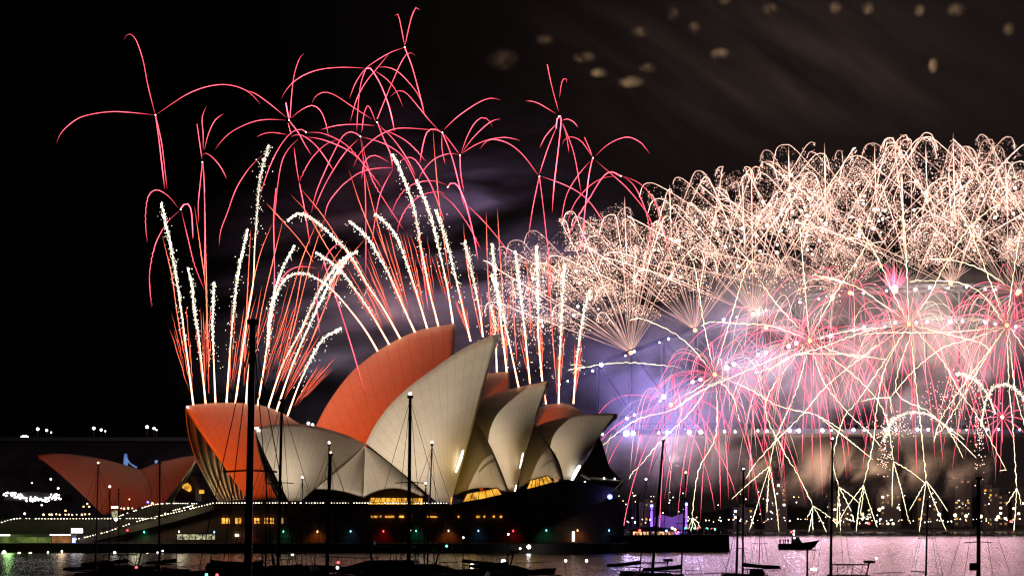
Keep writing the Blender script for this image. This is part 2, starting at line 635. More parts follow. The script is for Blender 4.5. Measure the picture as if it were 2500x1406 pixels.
def half_patch(ax, ridge, foot_b, foot_m, mid_b, mid_m, w, bulge, nt_=30, ns=18):
    rp = smooth(ridge, nt_)
    Rr = [ax.at(x, y) for x, y in rp]
    fb, fm = ax.at(*foot_b, w), ax.at(*foot_m, w)
    mb, mm = ax.at(*mid_b, w * 0.5 + bulge), ax.at(*mid_m, w * 0.5 + bulge)
    bb, bm = mb - (fb + Rr[0]) / 2, mm - (fm + Rr[-1]) / 2
    rows = []
    for i in range(nt_):
        t = i / (nt_ - 1)
        f = fb.lerp(fm, t)
        bend = bb.lerp(bm, t) + ax.n * (bulge * 0.8 * math.sin(math.pi * t))
        c = (f + Rr[i]) / 2 + bend * 2
        rows.append([f * (1 - s) ** 2 + c * (2 * s * (1 - s)) + Rr[i] * s * s for s in (j / (ns - 1) for j in range(ns))])
    return rows


def shell(name, ax, ridge, foot_b, foot_m, mid_b, mid_m, w=21.0, bulge=4.5, bank=None, label=None, tiles='tile', thick=1.3):
    near = half_patch(ax, ridge, foot_b, foot_m, mid_b, mid_m, w, bulge)
    far = [[ax.mirror(p) for p in row] for row in near]
    nt_, ns = len(near), len(near[0])
    vs, fs, uvs = [], [], []
    for row in near: vs += row
    base = len(vs)
    for row in far: vs += row[:-1]
    tip_dir = 1 if ridge[-1][0] > ridge[0][0] else -1

    def idx(side, i, j):
        return i * ns + j if side == 0 or j == ns - 1 else base + i * (ns - 1) + j
    for side in (0, 1):
        for i in range(nt_ - 1):
            for j in range(ns - 1):
                q = [(i, j), (i + 1, j), (i + 1, j + 1), (i, j + 1)]
                if (side == 1) != (tip_dir < 0): q = q[::-1]
                fs.append([idx(side, *c) for c in q])
                uvs.append([(c[0] / (nt_ - 1), c[1] / (ns - 1)) for c in q])
    mb = MB()
    mb.add(vs, fs)
    o = mb.build(name, [M[tiles], M['ribs'], M['edge']], opera, smooth_=True)
    ul = o.data.uv_layers.new(name="UVMap")
    k = 0
    for u in uvs:
        for c in u:
            ul.data[k].uv = c
            k += 1
    md = o.modifiers.new("thickness", 'SOLIDIFY')
    md.thickness = thick
    md.offset = -1.0
    md.material_offset = 1
    md.material_offset_rim = 2
    if label: o["label"] = label
    if bank is not None: bank.append(o)
    return o


def side_shell(ax, apex, bl, br, mid_l, mid_r, sag, w=20.0, bulge=2.0, bank=None, n=14):
    """A triangular side shell: apex in the valley, foot line bl-br, sag of its lower edge."""
    A = ax.at(*apex, 1.0)
    B, C = ax.at(*bl, w), ax.at(*br, w)
    ml, mr = ax.at(*mid_l, w * 0.5 + bulge), ax.at(*mid_r, w * 0.5 + bulge)
    mm = (B + C) / 2 + Vector((0, 0, sag))
    vs, fs, uvs = [], [], []
    for i in range(n):
        t = i / (n - 1)
        f = B * (1 - t) ** 2 + ((mm * 2 - (B + C) / 2) * (2 * t * (1 - t))) + C * t * t
        md = ml.lerp(mr, t) + ax.n * (2.0 * math.sin(math.pi * t))
        c = md * 2 - (f + A) / 2
        for j in range(n):
            s = j / (n - 1)
            vs.append(f * (1 - s) ** 2 + c * (2 * s * (1 - s)) + A * s * s)
    for i in range(n - 1):
        for j in range(n - 1):
            fs.append((i * n + j, (i + 1) * n + j, (i + 1) * n + j + 1, i * n + j + 1))
            uvs.append([(i / (n - 1), j / (n - 1)), ((i + 1) / (n - 1), j / (n - 1)), ((i + 1) / (n - 1), (j + 1) / (n - 1)), (i / (n - 1), (j + 1) / (n - 1))])
    mb = MB()
    mb.add(vs, fs)
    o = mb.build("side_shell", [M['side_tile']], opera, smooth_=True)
    ul = o.data.uv_layers.new(name="UVMap")
    k = 0
    for u in uvs:
        for c in u:
            ul.data[k].uv = c
            k += 1
    md = o.modifiers.new("thickness", 'SOLIDIFY')
    md.thickness = 0.8
    md.offset = -1.0
    if bank is not None: bank.append(o)
    return o


# far, larger hall: lit orange
RID_A1 = [(775, 1052), (730, 1033), (690, 1008), (640, 990), (580, 983), (510, 984), (453, 990)]
RID_A2 = [(768, 1046), (800, 985), (850, 917), (900, 873), (960, 834), (1030, 804), (1111, 790)]
RID_A3 = [(1090, 985), (1130, 940), (1178, 914), (1243, 907)]
RID_A4 = [(1262, 1035), (1290, 1008), (1330, 990), (1380, 985), (1422, 1004)]
shell("shell", AX_O, RID_A1, (700, 1215), (606, 1221), (735, 1150), (520, 1098), bank=ORANGE, label="low orange shell opening towards the forecourt", w=22)
shell("shell", AX_O, RID_A2, (985, 1225), (1040, 1228), (830, 1150), (1095, 985), bank=ORANGE, label="tallest shell, lit orange", w=24)
shell("shell", AX_O, RID_A3, (1190, 1225), (1210, 1228), (1130, 1110), (1240, 1060), bank=ORANGE, label="orange shell behind the middle cream shell")
shell("shell", AX_O, RID_A4, (1380, 1215), (1395, 1215), (1300, 1130), (1415, 1100), bank=ORANGE, label="small orange shell behind the last cream shell")
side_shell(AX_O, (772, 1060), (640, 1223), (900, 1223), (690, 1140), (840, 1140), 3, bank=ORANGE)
# near, smaller hall: lit cream
RID_B1 = [(892, 1084), (850, 1063), (790, 1044), (735, 1035), (680, 1035), (622, 1045)]
RID_B2 = [(893, 1082), (915, 1038), (952, 988), (1000, 943), (1062, 897), (1135, 848), (1217, 813)]
RID_B3 = [(1140, 1010), (1165, 984), (1205, 962), (1265, 945), (1340, 930)]
RID_B4 = [(1296, 1052), (1320, 1035), (1380, 1018), (1440, 1010), (1507, 1009)]
shell("shell", AX_W, RID_B1, (735, 1222), (705, 1222), (818, 1150), (655, 1125), bank=WHITE, label="low cream shell opening towards the forecourt", w=18)
shell("shell", AX_W, RID_B2, (1068, 1226), (1101, 1229), (968, 1142), (1163, 1012), bank=WHITE, label="tall cream shell in front of the orange one", w=20, bulge=5.5)
shell("shell", AX_W, RID_B3, (1243, 1200), (1258, 1202), (1190, 1075), (1296, 1062), bank=WHITE, label="middle cream shell, half in shadow", w=18, bulge=4.0)
shell("shell", AX_W, RID_B4, (1376, 1170), (1396, 1172), (1350, 1100), (1450, 1085), bank=WHITE, label="small cream shell at the harbour end", w=16, bulge=3.0)
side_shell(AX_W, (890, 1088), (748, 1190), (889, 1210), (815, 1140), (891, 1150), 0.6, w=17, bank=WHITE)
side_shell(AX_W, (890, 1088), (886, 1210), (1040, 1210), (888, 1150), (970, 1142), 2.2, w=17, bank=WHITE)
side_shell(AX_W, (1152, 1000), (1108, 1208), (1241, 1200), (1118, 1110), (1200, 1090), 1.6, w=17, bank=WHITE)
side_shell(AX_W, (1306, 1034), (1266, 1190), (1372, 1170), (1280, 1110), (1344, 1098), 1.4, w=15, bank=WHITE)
# the restaurant's pair of shells
shell("shell", AX_R, [(342, 1146), (300, 1133), (240, 1118), (180, 1109), (130, 1106), (91, 1110)], (372, 1236), (250, 1256), (366, 1185), (172, 1180), bank=LOW,
      label="low dull orange shell over the forecourt, larger of its pair", w=12, bulge=3)
shell("shell", AX_R, [(342, 1146), (385, 1129), (435, 1117), (483, 1110)], (376, 1236), (394, 1236), (362, 1188), (446, 1168), bank=LOW,
      label="low dull orange shell over the forecourt, smaller of its pair", w=12, bulge=2)

# podium, prow and terraces
b = MB()
D_POD = 474.0
b.prism([(516, 1229), (1115, 1231), (1300, 1215), (1300, 1330), (300, 1335), (300, 1290)], D_POD, 600)
b.build("podium", M['granite'], opera)
b = MB()
b.prism([(1108, 1230), (1180, 1216), (1290, 1192), (1385, 1170), (1440, 1178), (1500, 1190), (1490, 1208), (1440, 1240), (1370, 1272), (1295, 1298), (1296, 1250), (1115, 1236)], D_POD - 3, 560)
b.build("prow", M['granite'], opera)
b = MB()
b.prism([(1290, 1290), (1500, 1215), (1522, 1225), (1524, 1330), (1290, 1330)], D_POD + 6, 560)
b.build("podium_end", M['granite'], opera)


def rim_glow(pts, ax, off, r, m=None):
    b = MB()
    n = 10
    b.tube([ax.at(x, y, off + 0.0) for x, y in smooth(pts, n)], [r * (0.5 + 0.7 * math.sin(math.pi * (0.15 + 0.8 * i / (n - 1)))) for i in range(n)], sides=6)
    b.build("floodlit_edge_glow", m or M['lamp_cream'], opera)  # glowing strip painted in where floodlight catches the shell's rim


rim_glow([(1131, 1098), (1122, 1128), (1113, 1152)], AX_W, 21.5, 0.26, M['lamp_cream'])
rim_glow([(1277, 1105), (1273, 1125), (1269, 1142)], AX_W, 19.5, 0.16, M['lamp_cream'])
rim_glow([(1416, 1136), (1406, 1152), (1395, 1174)], AX_W, 18.0, 0.36, M['lamp_white'])
rim_glow([(1103, 1213), (1101, 1222), (1101, 1232)], AX_W, 21.5, 0.2, M['room_amber'])
rim_glow([(1261, 1183), (1258, 1195), (1256, 1206)], AX_W, 20.5, 0.14, M['lamp_cream'])


def pane(pts, d, m, name="window", thick=0.4, frame=True, bars=0):
    """A lit window: the pane, standing proud of nothing, and its dark bronze frame with mullions."""
    b = MB()
    b.prism(pts, d, d + thick)
    o = b.build(name, m, opera)
    if frame:
        f = MB()
        n = len(pts)
        q = [P(x, y, d - 0.12) for x, y in pts]
        for i in range(n):
            f.tube([q[i], q[(i + 1) % n]], 0.14, sides=4)
        for k in range(1, bars + 1):
            t = k / (bars + 1)
            lo = P(pts[0][0] + (pts[1][0] - pts[0][0]) * t, pts[0][1] + (pts[1][1] - pts[0][1]) * t, d - 0.12)
            hi = P(pts[3][0] + (pts[2][0] - pts[3][0]) * t, pts[3][1] + (pts[2][1] - pts[3][1]) * t, d - 0.12)
            f.tube([lo, hi], 0.09, sides=4)
        f.build("frame", M['bronze'], o)
    return o


for x0, x1 in ((540, 562), (573, 590), (603, 618), (619, 635), (644, 656), (658, 670)):
    pane([(x0, 1279), (x1, 1279), (x1, 1262), (x0, 1262)], D_POD - 0.5, M['room_amber'], bars=1)
pane([(679, 1279), (693, 1279), (693, 1262), (679, 1262)], D_POD - 0.5, M['room_dim'], bars=1)
for x0, x1 in ((906, 921), (927, 932), (940, 962), (974, 986), (996, 1002), (1042, 1068), (1118, 1121), (1163, 1172), (1181, 1184), (1203, 1208), (1220, 1226)):
    pane([(x0, 1263), (x1, 1263), (x1, 1258), (x0, 1258)], D_POD - 0.5, M['room_amber'], frame=False)
pane([(430, 1318), (526, 1318), (526, 1302), (430, 1302)], D_POD - 14, M['room_pale'], name="shop_window", bars=5)
pane([(574, 1308), (583, 1308), (582, 1303), (574, 1303)], D_POD - 0.5, M['lamp_cream'], frame=False)
pane([(601, 1308), (609, 1308), (609, 1302), (601, 1302)], D_POD - 0.5, M['lamp_cream'], frame=False)
pane([(1397, 1320), (1403, 1320), (1403, 1297), (1397, 1297)], D_POD + 2, M['lamp_cream'], name="doorway", frame=False)
# glazed foyers under the side shells
pane([(896, 1232), (1034, 1232), (1032, 1214), (905, 1213)], AX_W.at(965, 1225, 12).y, M['room_gold'], name="foyer_glazing", bars=9)
pane([(1128, 1226), (1228, 1210), (1215, 1190), (1140, 1204)], AX_W.at(1175, 1210, 21).y - 1, M['room_gold'], name="foyer_glazing", bars=4)
pane([(1284, 1197), (1352, 1176), (1338, 1160), (1294, 1172)], AX_W.at(1315, 1180, 20).y - 1, M['room_gold'], name="foyer_glazing", bars=5)
pane([(1352, 1178), (1364, 1174), (1362, 1160), (1352, 1163)], AX_W.at(1358, 1170, 20).y - 1, M['room_dim'], name="foyer_glazing", frame=False)
pane([(676, 1224), (712, 1224), (708, 1211), (690, 1214)], AX_O.at(695, 1220, 26).y, M['room_dim'], name="foyer_glazing", frame=False)
b = MB()
b.prism([(742, 1230), (1046, 1230), (1046, 1186), (960, 1178), (742, 1194)], AX_W.at(895, 1210, 4).y, AX_W.at(895, 1210, 4).y + 3)
b.build("foyer_wall", M['bronze'], opera)
# dark glass wall, sheet for a shaded gap, and canopies at the harbour end
b = MB()
b.prism([(1398, 1172), (1440, 1110), (1462, 1066), (1470, 1080), (1488, 1140), (1522, 1176), (1512, 1194), (1440, 1188)], AX_W.at(1440, 1150, 2).y, AX_W.at(1440, 1150, 2).y + 14)
b.build("glass_or_gap_shade", M['glass'], opera)
b = MB()
b.prism([(1330, 1182), (1388, 1182), (1384, 1120), (1350, 1060), (1322, 1040), (1318, 1060)], AX_W.at(1360, 1100, 3).y, AX_W.at(1360, 1100, 3).y + 2)
b.build("glass_or_gap_shade", M['glass'], opera)  # dark sheet standing in for the shadow in the gap between shells
b = MB()
dc = AX_W.at(1440, 1150, 4).y
for a_, c_ in (((1418, 1158), (1442, 1170)), ((1442, 1166), (1522, 1175)), ((1522, 1175), (1502, 1194))):
    b.tube([P(*a_, dc), P(*c_, dc)], 0.3, sides=4)
b.build("canopy_edge", M['edge'], opera)
for x, y in ((1475, 1167), (1501, 1168), (1403, 1177), (1428, 1176), (1442, 1182)):
    b = MB()
    b.ball(P(x, y, dc - 0.6), 0.22)
    b.build("canopy_lamp", M['lamp_white'], opera)
b = MB()
b.ball(P(1489, 1212, D_POD - 4), 0.62, nu=12, nv=8)
b.build("navigation_lamp", M['lamp_deep'], opera)
lamp("navigation_light", 'POINT', P(1489, 1212, D_POD - 6), 160, (0.15, 0.2, 1.0), opera, 0.4)
for x, y, r_ in ((458, 993, 0.30), (462, 999, 0.34), (469, 1006, 0.26), (470, 1013, 0.22)):
    b = MB()
    b.ball(AX_O.at(x, y, 1.0), r_)
    b.build("tip_lamp", M['lamp_white'], opera)
for x, y, r_ in ((625, 1045, 0.34), (629, 1045, 0.3), (632, 1050, 0.3)):
    b = MB()
    b.ball(AX_W.at(x, y, 2.0), r_)
    b.build("tip_lamp", M['lamp_white'], opera)
for x, y in ((753, 1033), (763, 1037)):
    b = MB()
    b.ball(AX_W.at(x, y, -3), 0.4)
    b.build("ridge_lamp", M['lamp_white'], opera)
# coloured lamps along the podium's foot, each washing the granite below it
COLS = {'o': ('lamp_warm', (1.0, 0.3, 0.05)), 'b': ('lamp_blue', (0.1, 0.4, 1.0)), 'r': ('lamp_red', (1.0, 0.03, 0.03)), 't': ('lamp_teal', (0.02, 0.8, 0.35))}
for x, y, c in ((262, 1299, 'r'), (352, 1298, 't'), (437, 1297, 'o'), (523, 1298, 'b'), (608, 1297, 'r'), (692, 1297, 't'), (775, 1297, 'o'), (856, 1296, 'b'), (936, 1296, 'r'),
                (1016, 1295, 't'), (1095, 1295, 'o'), (1168, 1295, 'b'), (1253, 1295, 'r'), (1334, 1294, 't'), (1410, 1294, 'o'), (1487, 1294, 'b')):
    mname, col = COLS[c]
    b = MB()
    dd = D_POD - (0.9 if x < 1300 else -5.0)
    if x in (437, 523): dd = D_POD - 14.6
    b.ball(P(x, y, dd), 0.22, sq=(0.75, 0.75, 1.25))
    o = b.build("wall_lamp", M[mname], opera)
    lamp("wall_light", 'SPOT', P(x, y - 1, dd - 1.6), {'o': 420, 'b': 80, 'r': 170, 't': 170}[c], col, opera, 0.2, aim=P(x, y + 30, dd + 1.0), cone=110, blend=1.0)
# the lit inside of the low orange shell's far foot
lamp("foot_light", 'SPOT', AX_O.at(562, 1222, -6), 3000, (1.0, 0.86, 0.45), opera, 0.5, aim=AX_O.at(528, 1150, -24), cone=80, blend=0.8)
lamp("foot_light", 'POINT', AX_O.at(548, 1214, -14), 520, (1.0, 0.86, 0.45), opera, 0.5)
# foyer light that spills on the next shell
lamp("foyer_light", 'POINT', AX_W.at(1146, 1120, 29), 700, (1.0, 0.62, 0.1), opera, 2.0)
lamp("foyer_light", 'POINT', AX_W.at(1290, 1110, 26), 380, (1.0, 0.62, 0.1), opera, 2.0)


def bank(name, objs):
    c = bpy.data.collections.new(name)
    for o in objs: c.objects.link(o)
    return c


def flood(name, loc, aim, energy, col, cone, coll, radius=2.0):
    o = lamp(name, 'SPOT', loc, energy, col, None, radius, aim, cone, 0.9)
    o.light_linking.receiver_collection = coll
    return o


CW, CO, CL = bank("cream_projection", WHITE), bank("orange_projection", ORANGE), bank("forecourt_projection", LOW)
flood("cream_floodlight", (-150, 330, 14), P(1060, 890, 500), 2.2e6, (1.0, 0.82, 0.62), 28, CW, 3)
flood("orange_floodlight", (-260, 330, 70), P(965, 900, 570), 3.9e6, (1.0, 0.085, 0.0), 30, CO, 3)
flood("forecourt_floodlight", (-160, 300, 30), P(290, 1180, 575), 0.5e6, (1.0, 0.06, 0.0), 24, CL, 3)


# forecourt: promenade wall with stairs, balustrade lights
def strip_lights(pts, d, n, m, parent, r=0.2, d1=None):
    for k, (x, y) in enumerate(smooth(pts, n)):
        if R.random() < 0.13: continue
        t = k / max(1, n - 1)
        b = MB()
        b.ball(P(x, y, d + ((d1 or d) - d) * t), r * (0.7 + 0.5 * R.random()), nu=6, nv=4, sq=(1.0 + 0.8 * R.random(), 1, 0.8))
        b.build("balustrade_lamp", M[m], parent)


def balustrade(name, label, pts, d, n, m='lamp_cream', d1=None, h=1.1, r=0.14):
    t = thing(name, label, "balustrade", P(*pts[0], d), "lit balustrades of the forecourt and podium")
    b = MB()
    sm = smooth(pts, 24)
    q = [P(x, y, d + ((d1 or d) - d) * i / 23) for i, (x, y) in enumerate(sm)]
    b.tube(q, 0.08, sides=4)
    for p in q[::2]:
        b.tube([p, p - Vector((0, 0, h))], 0.05, sides=4)
    b.build("handrail", M['bronze'], t)
    strip_lights([(x, y + 1.5) for x, y in pts], d - 0.25, n, m, t, r, (d1 or d) - 0.25)
    return t


balustrade("balustrade", "long lit balustrade along the podium edge under the cream shells", [(522, 1225.5), (800, 1225.5), (1090, 1226)], D_POD + 1, 84, r=0.13)
ter = thing("forecourt_terrace", "lit promenade terrace with a ramp climbing to the podium", "terrace", P(200, 1300, 470))
b = MB()
b.prism([(-300, 1266), (40, 1266), (380, 1266), (410, 1262), (410, 1340), (-300, 1340)], 486, 600)
b.build("promenade", M['paving'], ter)
b = MB()
b.prism([(170, 1320), (300, 1288), (420, 1258), (522, 1231), (522, 1244), (420, 1274), (300, 1304), (190, 1331)], 471, 480)
b.build("ramp", M['paving'], ter)
b = MB()
b.prism([(285, 1262), (385, 1232), (520, 1231), (520, 1262)], 492, 540)
b.build("upper_ramp", M['paving'], ter)
b = MB()
b.prism([(-120, 1304), (186, 1304), (186, 1331), (-120, 1331)], 470, 484)
b.build("arcade", M['seawall'], ter)
for pts, m in (([(-20, 1328), (26, 1328), (26, 1308), (-20, 1308)], 'room_green'), ([(28, 1328), (90, 1328), (90, 1310), (28, 1310)], 'room_green'), ([(92, 1326), (124, 1326), (124, 1311), (92, 1311)], 'room_green'),
               ([(127, 1324), (172, 1324), (172, 1308), (127, 1308)], 'room_tan')):
    b = MB()
    b.prism(pts, 469.3, 469.8)
    b.build("stall_front", M[m], ter)
for pts, m in (([(-20, 1307), (24, 1307), (24, 1304), (-20, 1304)], 'lamp_white'), ([(122, 1306), (172, 1306), (172, 1303.5), (122, 1303.5)], 'lamp_white'), ([(174, 1300), (202, 1300), (201, 1289), (174, 1289)], 'lamp_white'),
               ([(176, 1326), (184, 1326), (184, 1312), (176, 1312)], 'lamp_deep')):
    b = MB()
    b.prism(pts, 469.0, 469.2)
    b.build("awning_light", M[m], ter)
lamp("arcade_light", 'POINT', P(20, 1290, 466), 900, (0.5, 1.0, 0.3), ter, 1.0)
lamp("arcade_light", 'POINT', P(150, 1286, 466), 500, (1.0, 0.7, 0.4), ter, 1.0)
lamp("ramp_light", 'POINT', P(330, 1262, 466), 700, (1.0, 0.9, 0.6), ter, 1.0)
lamp("ramp_light", 'POINT', P(440, 1232, 466), 700, (1.0, 0.9, 0.6), ter, 1.0)
balustrade("balustrade", "level lit balustrade along the forecourt promenade", [(-10, 1278), (38, 1264), (120, 1264), (378, 1263)], 484, 52)
balustrade("balustrade", "lit balustrade on the water side of the long ramp", [(186, 1314), (260, 1296), (340, 1269), (430, 1248), (520, 1226)], 470, 50)
balustrade("balustrade", "lit balustrade on the inner side of the long ramp", [(385, 1262), (410, 1248), (470, 1232)], 479, 18)
balustrade("balustrade", "lit balustrade of the upper ramp below the small orange shells", [(290, 1258), (330, 1244), (385, 1228), (480, 1227)], 491, 36)


def lamp_post(name, label, px, py, d, zbase, m, group, r=0.35, light=None, col=(1, 1, 1)):
    p = P(px, py, d)
    t = thing(name, label, "lamp", (p.x, p.y, zbase), group)
    b = MB()
    b.tube([(p.x, p.y, zbase), (p.x, p.y, p.z - r * 0.6)], [0.12, 0.08], sides=6)
    b.build("pole", M['spar'], t)
    b = MB()
    b.ball(p, r, nu=10, nv=7)
    b.build("globe", M[m], t)
    if light: lamp("lamp_light", 'POINT', p - Vector((0, 1.0, 0)), light, col, t, r)
    return t


for k, (x, y) in enumerate(((10, 1352), (47, 1356), (74, 1356), (117, 1351), (151, 1349), (280, 1352), (360, 1357), (385, 1352), (397, 1348))):
    lamp_post("quay_lamp", "yellow-white quay lamp at the water's edge, %s along from the stalls" % ORD[k], x, y - 4, 448 if x > 200 else 452, 0.0, 'lamp_cream' if k < 3 else 'lamp_white', "lamps along the forecourt quay",
              (0.5, 0.5, 0.5, 0.2, 0.22, 0.3, 0.36, 0.2, 0.2)[k], 60 if k < 3 else None, (1, 0.9, 0.6))
lamp_post("quay_lamp", "bright white lamp at the water's edge below the prow", 1291, 1334, 446, 0.0, 'lamp_white', None, 0.5, 200)
t = thing("glass_kiosk", "small white glowing kiosk standing on the promenade", "kiosk", P(278, 1268, 482))
for (a_, c_, e_, f_, m) in ((273, 1262, 283, 1246, 'room_pale'), (272, 1240, 284, 1235, 'lamp_white')):
    b = MB()
    b.prism([(a_, c_), (e_, c_), (e_, f_), (a_, f_)], 481, 483)
    b.build("glazing" if m == 'room_pale' else "roof_light", M[m], t)
b = MB()
for x in (272, 284):
    b.tube([P(x, 1268, 482), P(x, 1234, 482)], 0.1, sides=4)
b.build("frame", M['bronze'], t)
lamp_post("spot_lamp", "bright white lamp at the foot of the kiosk", 283, 1267, 479, P(283, 1290, 479).z, 'lamp_white', None, 0.42, 120)
# party lights of the moored marquee boat behind
cr = thing("party_marquee", "marquee hung with a dense cluster of white lights", "marquee", P(80, 1230, 560))
b = MB()
b.prism([(8, 1222), (150, 1222), (146, 1206), (80, 1198), (14, 1206)], 560, 575)
b.build("roof", M['canvas'], cr)
for k in range(90):
    x = R.choice((R.uniform(8, 60), R.uniform(48, 150), R.uniform(48, 150)))
    y = 1212 + R.uniform(-6, 6) + (6 if 60 < x < 120 else 0) - (4 if x < 46 else 0)
    b = MB()
    b.ball(P(x, y, 559.4), 0.3 * R.uniform(0.5, 1.1), nu=6, nv=4)
    b.build("bulb", M['lamp_white'], cr)
for k, (x, y, m) in enumerate([(108 + 10 * k + R.uniform(-3, 3), 1255 + R.uniform(-1, 1), 'lamp_warm') for k in range(12)] + [(204, 1236, 'lamp_warm'), (213, 1229, 'lamp_warm'), (218, 1236, 'lamp_warm'), (160, 1246, 'lamp_warm'),
        (102, 1232, 'lamp_white'), (78, 1178, 'lamp_warm'), (124, 1169, 'lamp_cream'), (142, 1191, 'lamp_white'), (316, 1218, 'lamp_warm'), (361, 1225, 'lamp_deep'), (372, 1228, 'lamp_warm'), (60, 1253, 'lamp_white'), (296, 1240, 'lamp_warm'), (303, 1241, 'lamp_warm'), (313, 1240, 'lamp_warm'), (323, 1240, 'lamp_warm')]):
    p = P(x, y, 548)
    b = MB()
    b.ball(p, 0.3 * R.uniform(0.6, 1.1), nu=6, nv=4)
    b.tube([p - Vector((0, 0, 0.2)), Vector((p.x, p.y, 2.3))], 0.06, sides=4, mi=1)
    tag(b.build("garden_lamp", [M[m], M['spar']]), "small lamp among the trees behind the forecourt promenade", "lamp", "small lamps behind the forecourt")
# amber lit gable behind the forecourt shells
g = thing("lit_pavilion", "pavilion with a glowing amber gable beside the small orange shell", "pavilion", P(455, 1215, 545))
b = MB()
b.prism([(425, 1222), (437, 1196), (452, 1176), (462, 1160), (476, 1190), (478, 1222)], 545.5, 556)
b.build("gable", M['granite'], g)
b = MB()
b.prism([(444, 1190), (448, 1182), (458, 1178), (466, 1186), (467, 1196), (462, 1200)], 545, 545.4)
b.build("window", M['room_gold'], g)
b = MB()
b.prism([(486, 1204), (497, 1204), (497, 1195), (486, 1195)], 545, 546)
b.build("lantern", M['room_gold'], g)

# road on the hill with paired street lamps
road = MB()
road.prism([(-400, 1067), (760, 1067), (760, 1076), (-400, 1076)], 745, 759)
tag(road.build("road", M['land']), kind="structure")
for k, (x, y) in enumerate(((92, 1047), (114, 1050), (125, 1055), (229, 1045), (247, 1049), (257, 1052), (359, 1042), (376, 1045), (382, 1049))):
    lamp_post("street_lamp", "white street lamp on the high road, %s from the city end" % ORD[k], x, y, 748, P(0, 1066, 748).z, 'lamp_white', "street lamps on the high road", (0.6, 0.5, 0.3)[k % 3], 120 if k % 3 < 2 else None, (0.75, 0.85, 1.0))
t = thing("floodlight_mast", "wide orange-white floodlight at the city end of the high road", "floodlight", P(60, 1070, 747))
b = MB(); b.ball(P(60, 1066, 746), 0.9, sq=(1.7, 0.8, 0.7)); b.build("lamp_head", M['lamp_white'], t)
b = MB(); b.tube([P(60, 1074, 746.5), P(60, 1068, 746.5)], 0.2); b.build("pole", M['spar'], t)
t = thing("cable_bridge_tower", "blue-lit bridge tower with a sloping cable, seen between the small shells", "tower", P(305, 1140, 735))
M['blue_lit'] = window_mat("blue_lit_concrete", (0.25, 0.45, 1.0), 0.5, 0.3, 0.4)  # blue floodlighting painted as the concrete's own glow
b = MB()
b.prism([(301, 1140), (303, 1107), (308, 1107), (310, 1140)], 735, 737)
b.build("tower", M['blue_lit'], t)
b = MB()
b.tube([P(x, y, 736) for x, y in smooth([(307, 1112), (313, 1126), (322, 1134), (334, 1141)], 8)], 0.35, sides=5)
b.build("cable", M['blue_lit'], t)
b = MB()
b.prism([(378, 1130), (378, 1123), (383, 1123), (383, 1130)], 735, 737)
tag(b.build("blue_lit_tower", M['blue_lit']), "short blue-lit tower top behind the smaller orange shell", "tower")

# ------------------------------------------------------------------ the bridge
DB = 1050.0
LOWC = [(1392, 1092), (1460, 1053), (1535, 1014), (1625, 968), (1700, 930), (1780, 894), (1860, 865), (1940, 841), (2025, 818), (2110, 800), (2220, 788), (2330, 785)]
UPC = [(1375, 936), (1465, 892), (1540, 861), (1630, 830), (1700, 806), (1840, 766), (1960, 729), (2080, 713), (2220, 704), (2330, 703)]
LOWC += [(4660 - x, y) for x, y in LOWC[-2::-1]]
UPC += [(4660 - x, y) for x, y in UPC[-2::-1]]


def chord_y(c, x):
    for (a, ya), (b_, yb) in zip(c, c[1:]):
        if a <= x <= b_:
            return ya + (yb - ya) * (x - a) / (b_ - a)
    return c[0][1] if x < c[0][0] else c[-1][1]


bridge = thing("arch_bridge", "great steel arch bridge across the harbour, ablaze with fireworks", "bridge", P(1700, HOR, DB))
bridge.location.z = 0
for dn in (-12, 12):
    for c, r_, nm in ((LOWC, 1.3, "lower_chord"), (UPC, 1.1, "upper_chord")):
        b = MB()
        q = []
        for x, y in smooth(c, 70):
            p = P(x, y, DB)
            q.append((p.x, DB + dn, p.z))
        b.tube(q, r_, sides=6)
        b.build(nm, M['steel'], bridge)
    xs = [1460 + 79 * k for k in range(23)]
    for k, x in enumerate(xs):
        lo, up = P(x, chord_y(LOWC, x), DB), P(x, chord_y(UPC, x), DB)
        b = MB()
        b.tube([(lo.x, DB + dn, lo.z), (up.x, DB + dn, up.z)], 0.55, sides=5)
        if k + 1 < len(xs):
            x2 = xs[k + 1]
            q = P(x2, chord_y(LOWC if x < 2330 else UPC, x2), DB)
            st = up if x < 2330 else lo
            b.tube([(st.x, DB + dn, st.z), (q.x, DB + dn, q.z)], 0.5, sides=5)
        b.build("truss_web", M['steel'], bridge)
        if lo.z > P(0, 1048, DB).z + 2:
            b = MB()
            b.tube([(lo.x, DB + dn, lo.z), (lo.x, DB + dn, P(0, 1046, DB).z)], 0.4, sides=5)
            b.build("hanger", M['steel'], bridge)
b = MB()
za, zb = P(0, 1062, DB).z, P(0, 1046, DB).z
b.box((P(700, HOR, DB).x, DB - 20, za), (P(3900, HOR, DB).x, DB + 20, zb - 1.2))
for k in range(120):
    x = P(1300 + 20 * k, HOR, DB).x
    b.box((x, DB - 20.3, zb - 1.2), (x + 0.25, DB - 20.05, zb + 1.6))
b.box((P(1250, HOR, DB).x, DB - 20.35, zb + 1.6), (P(3700, HOR, DB).x, DB - 20.0, zb + 1.85))
b.build("deck", M['deck_steel'], bridge)
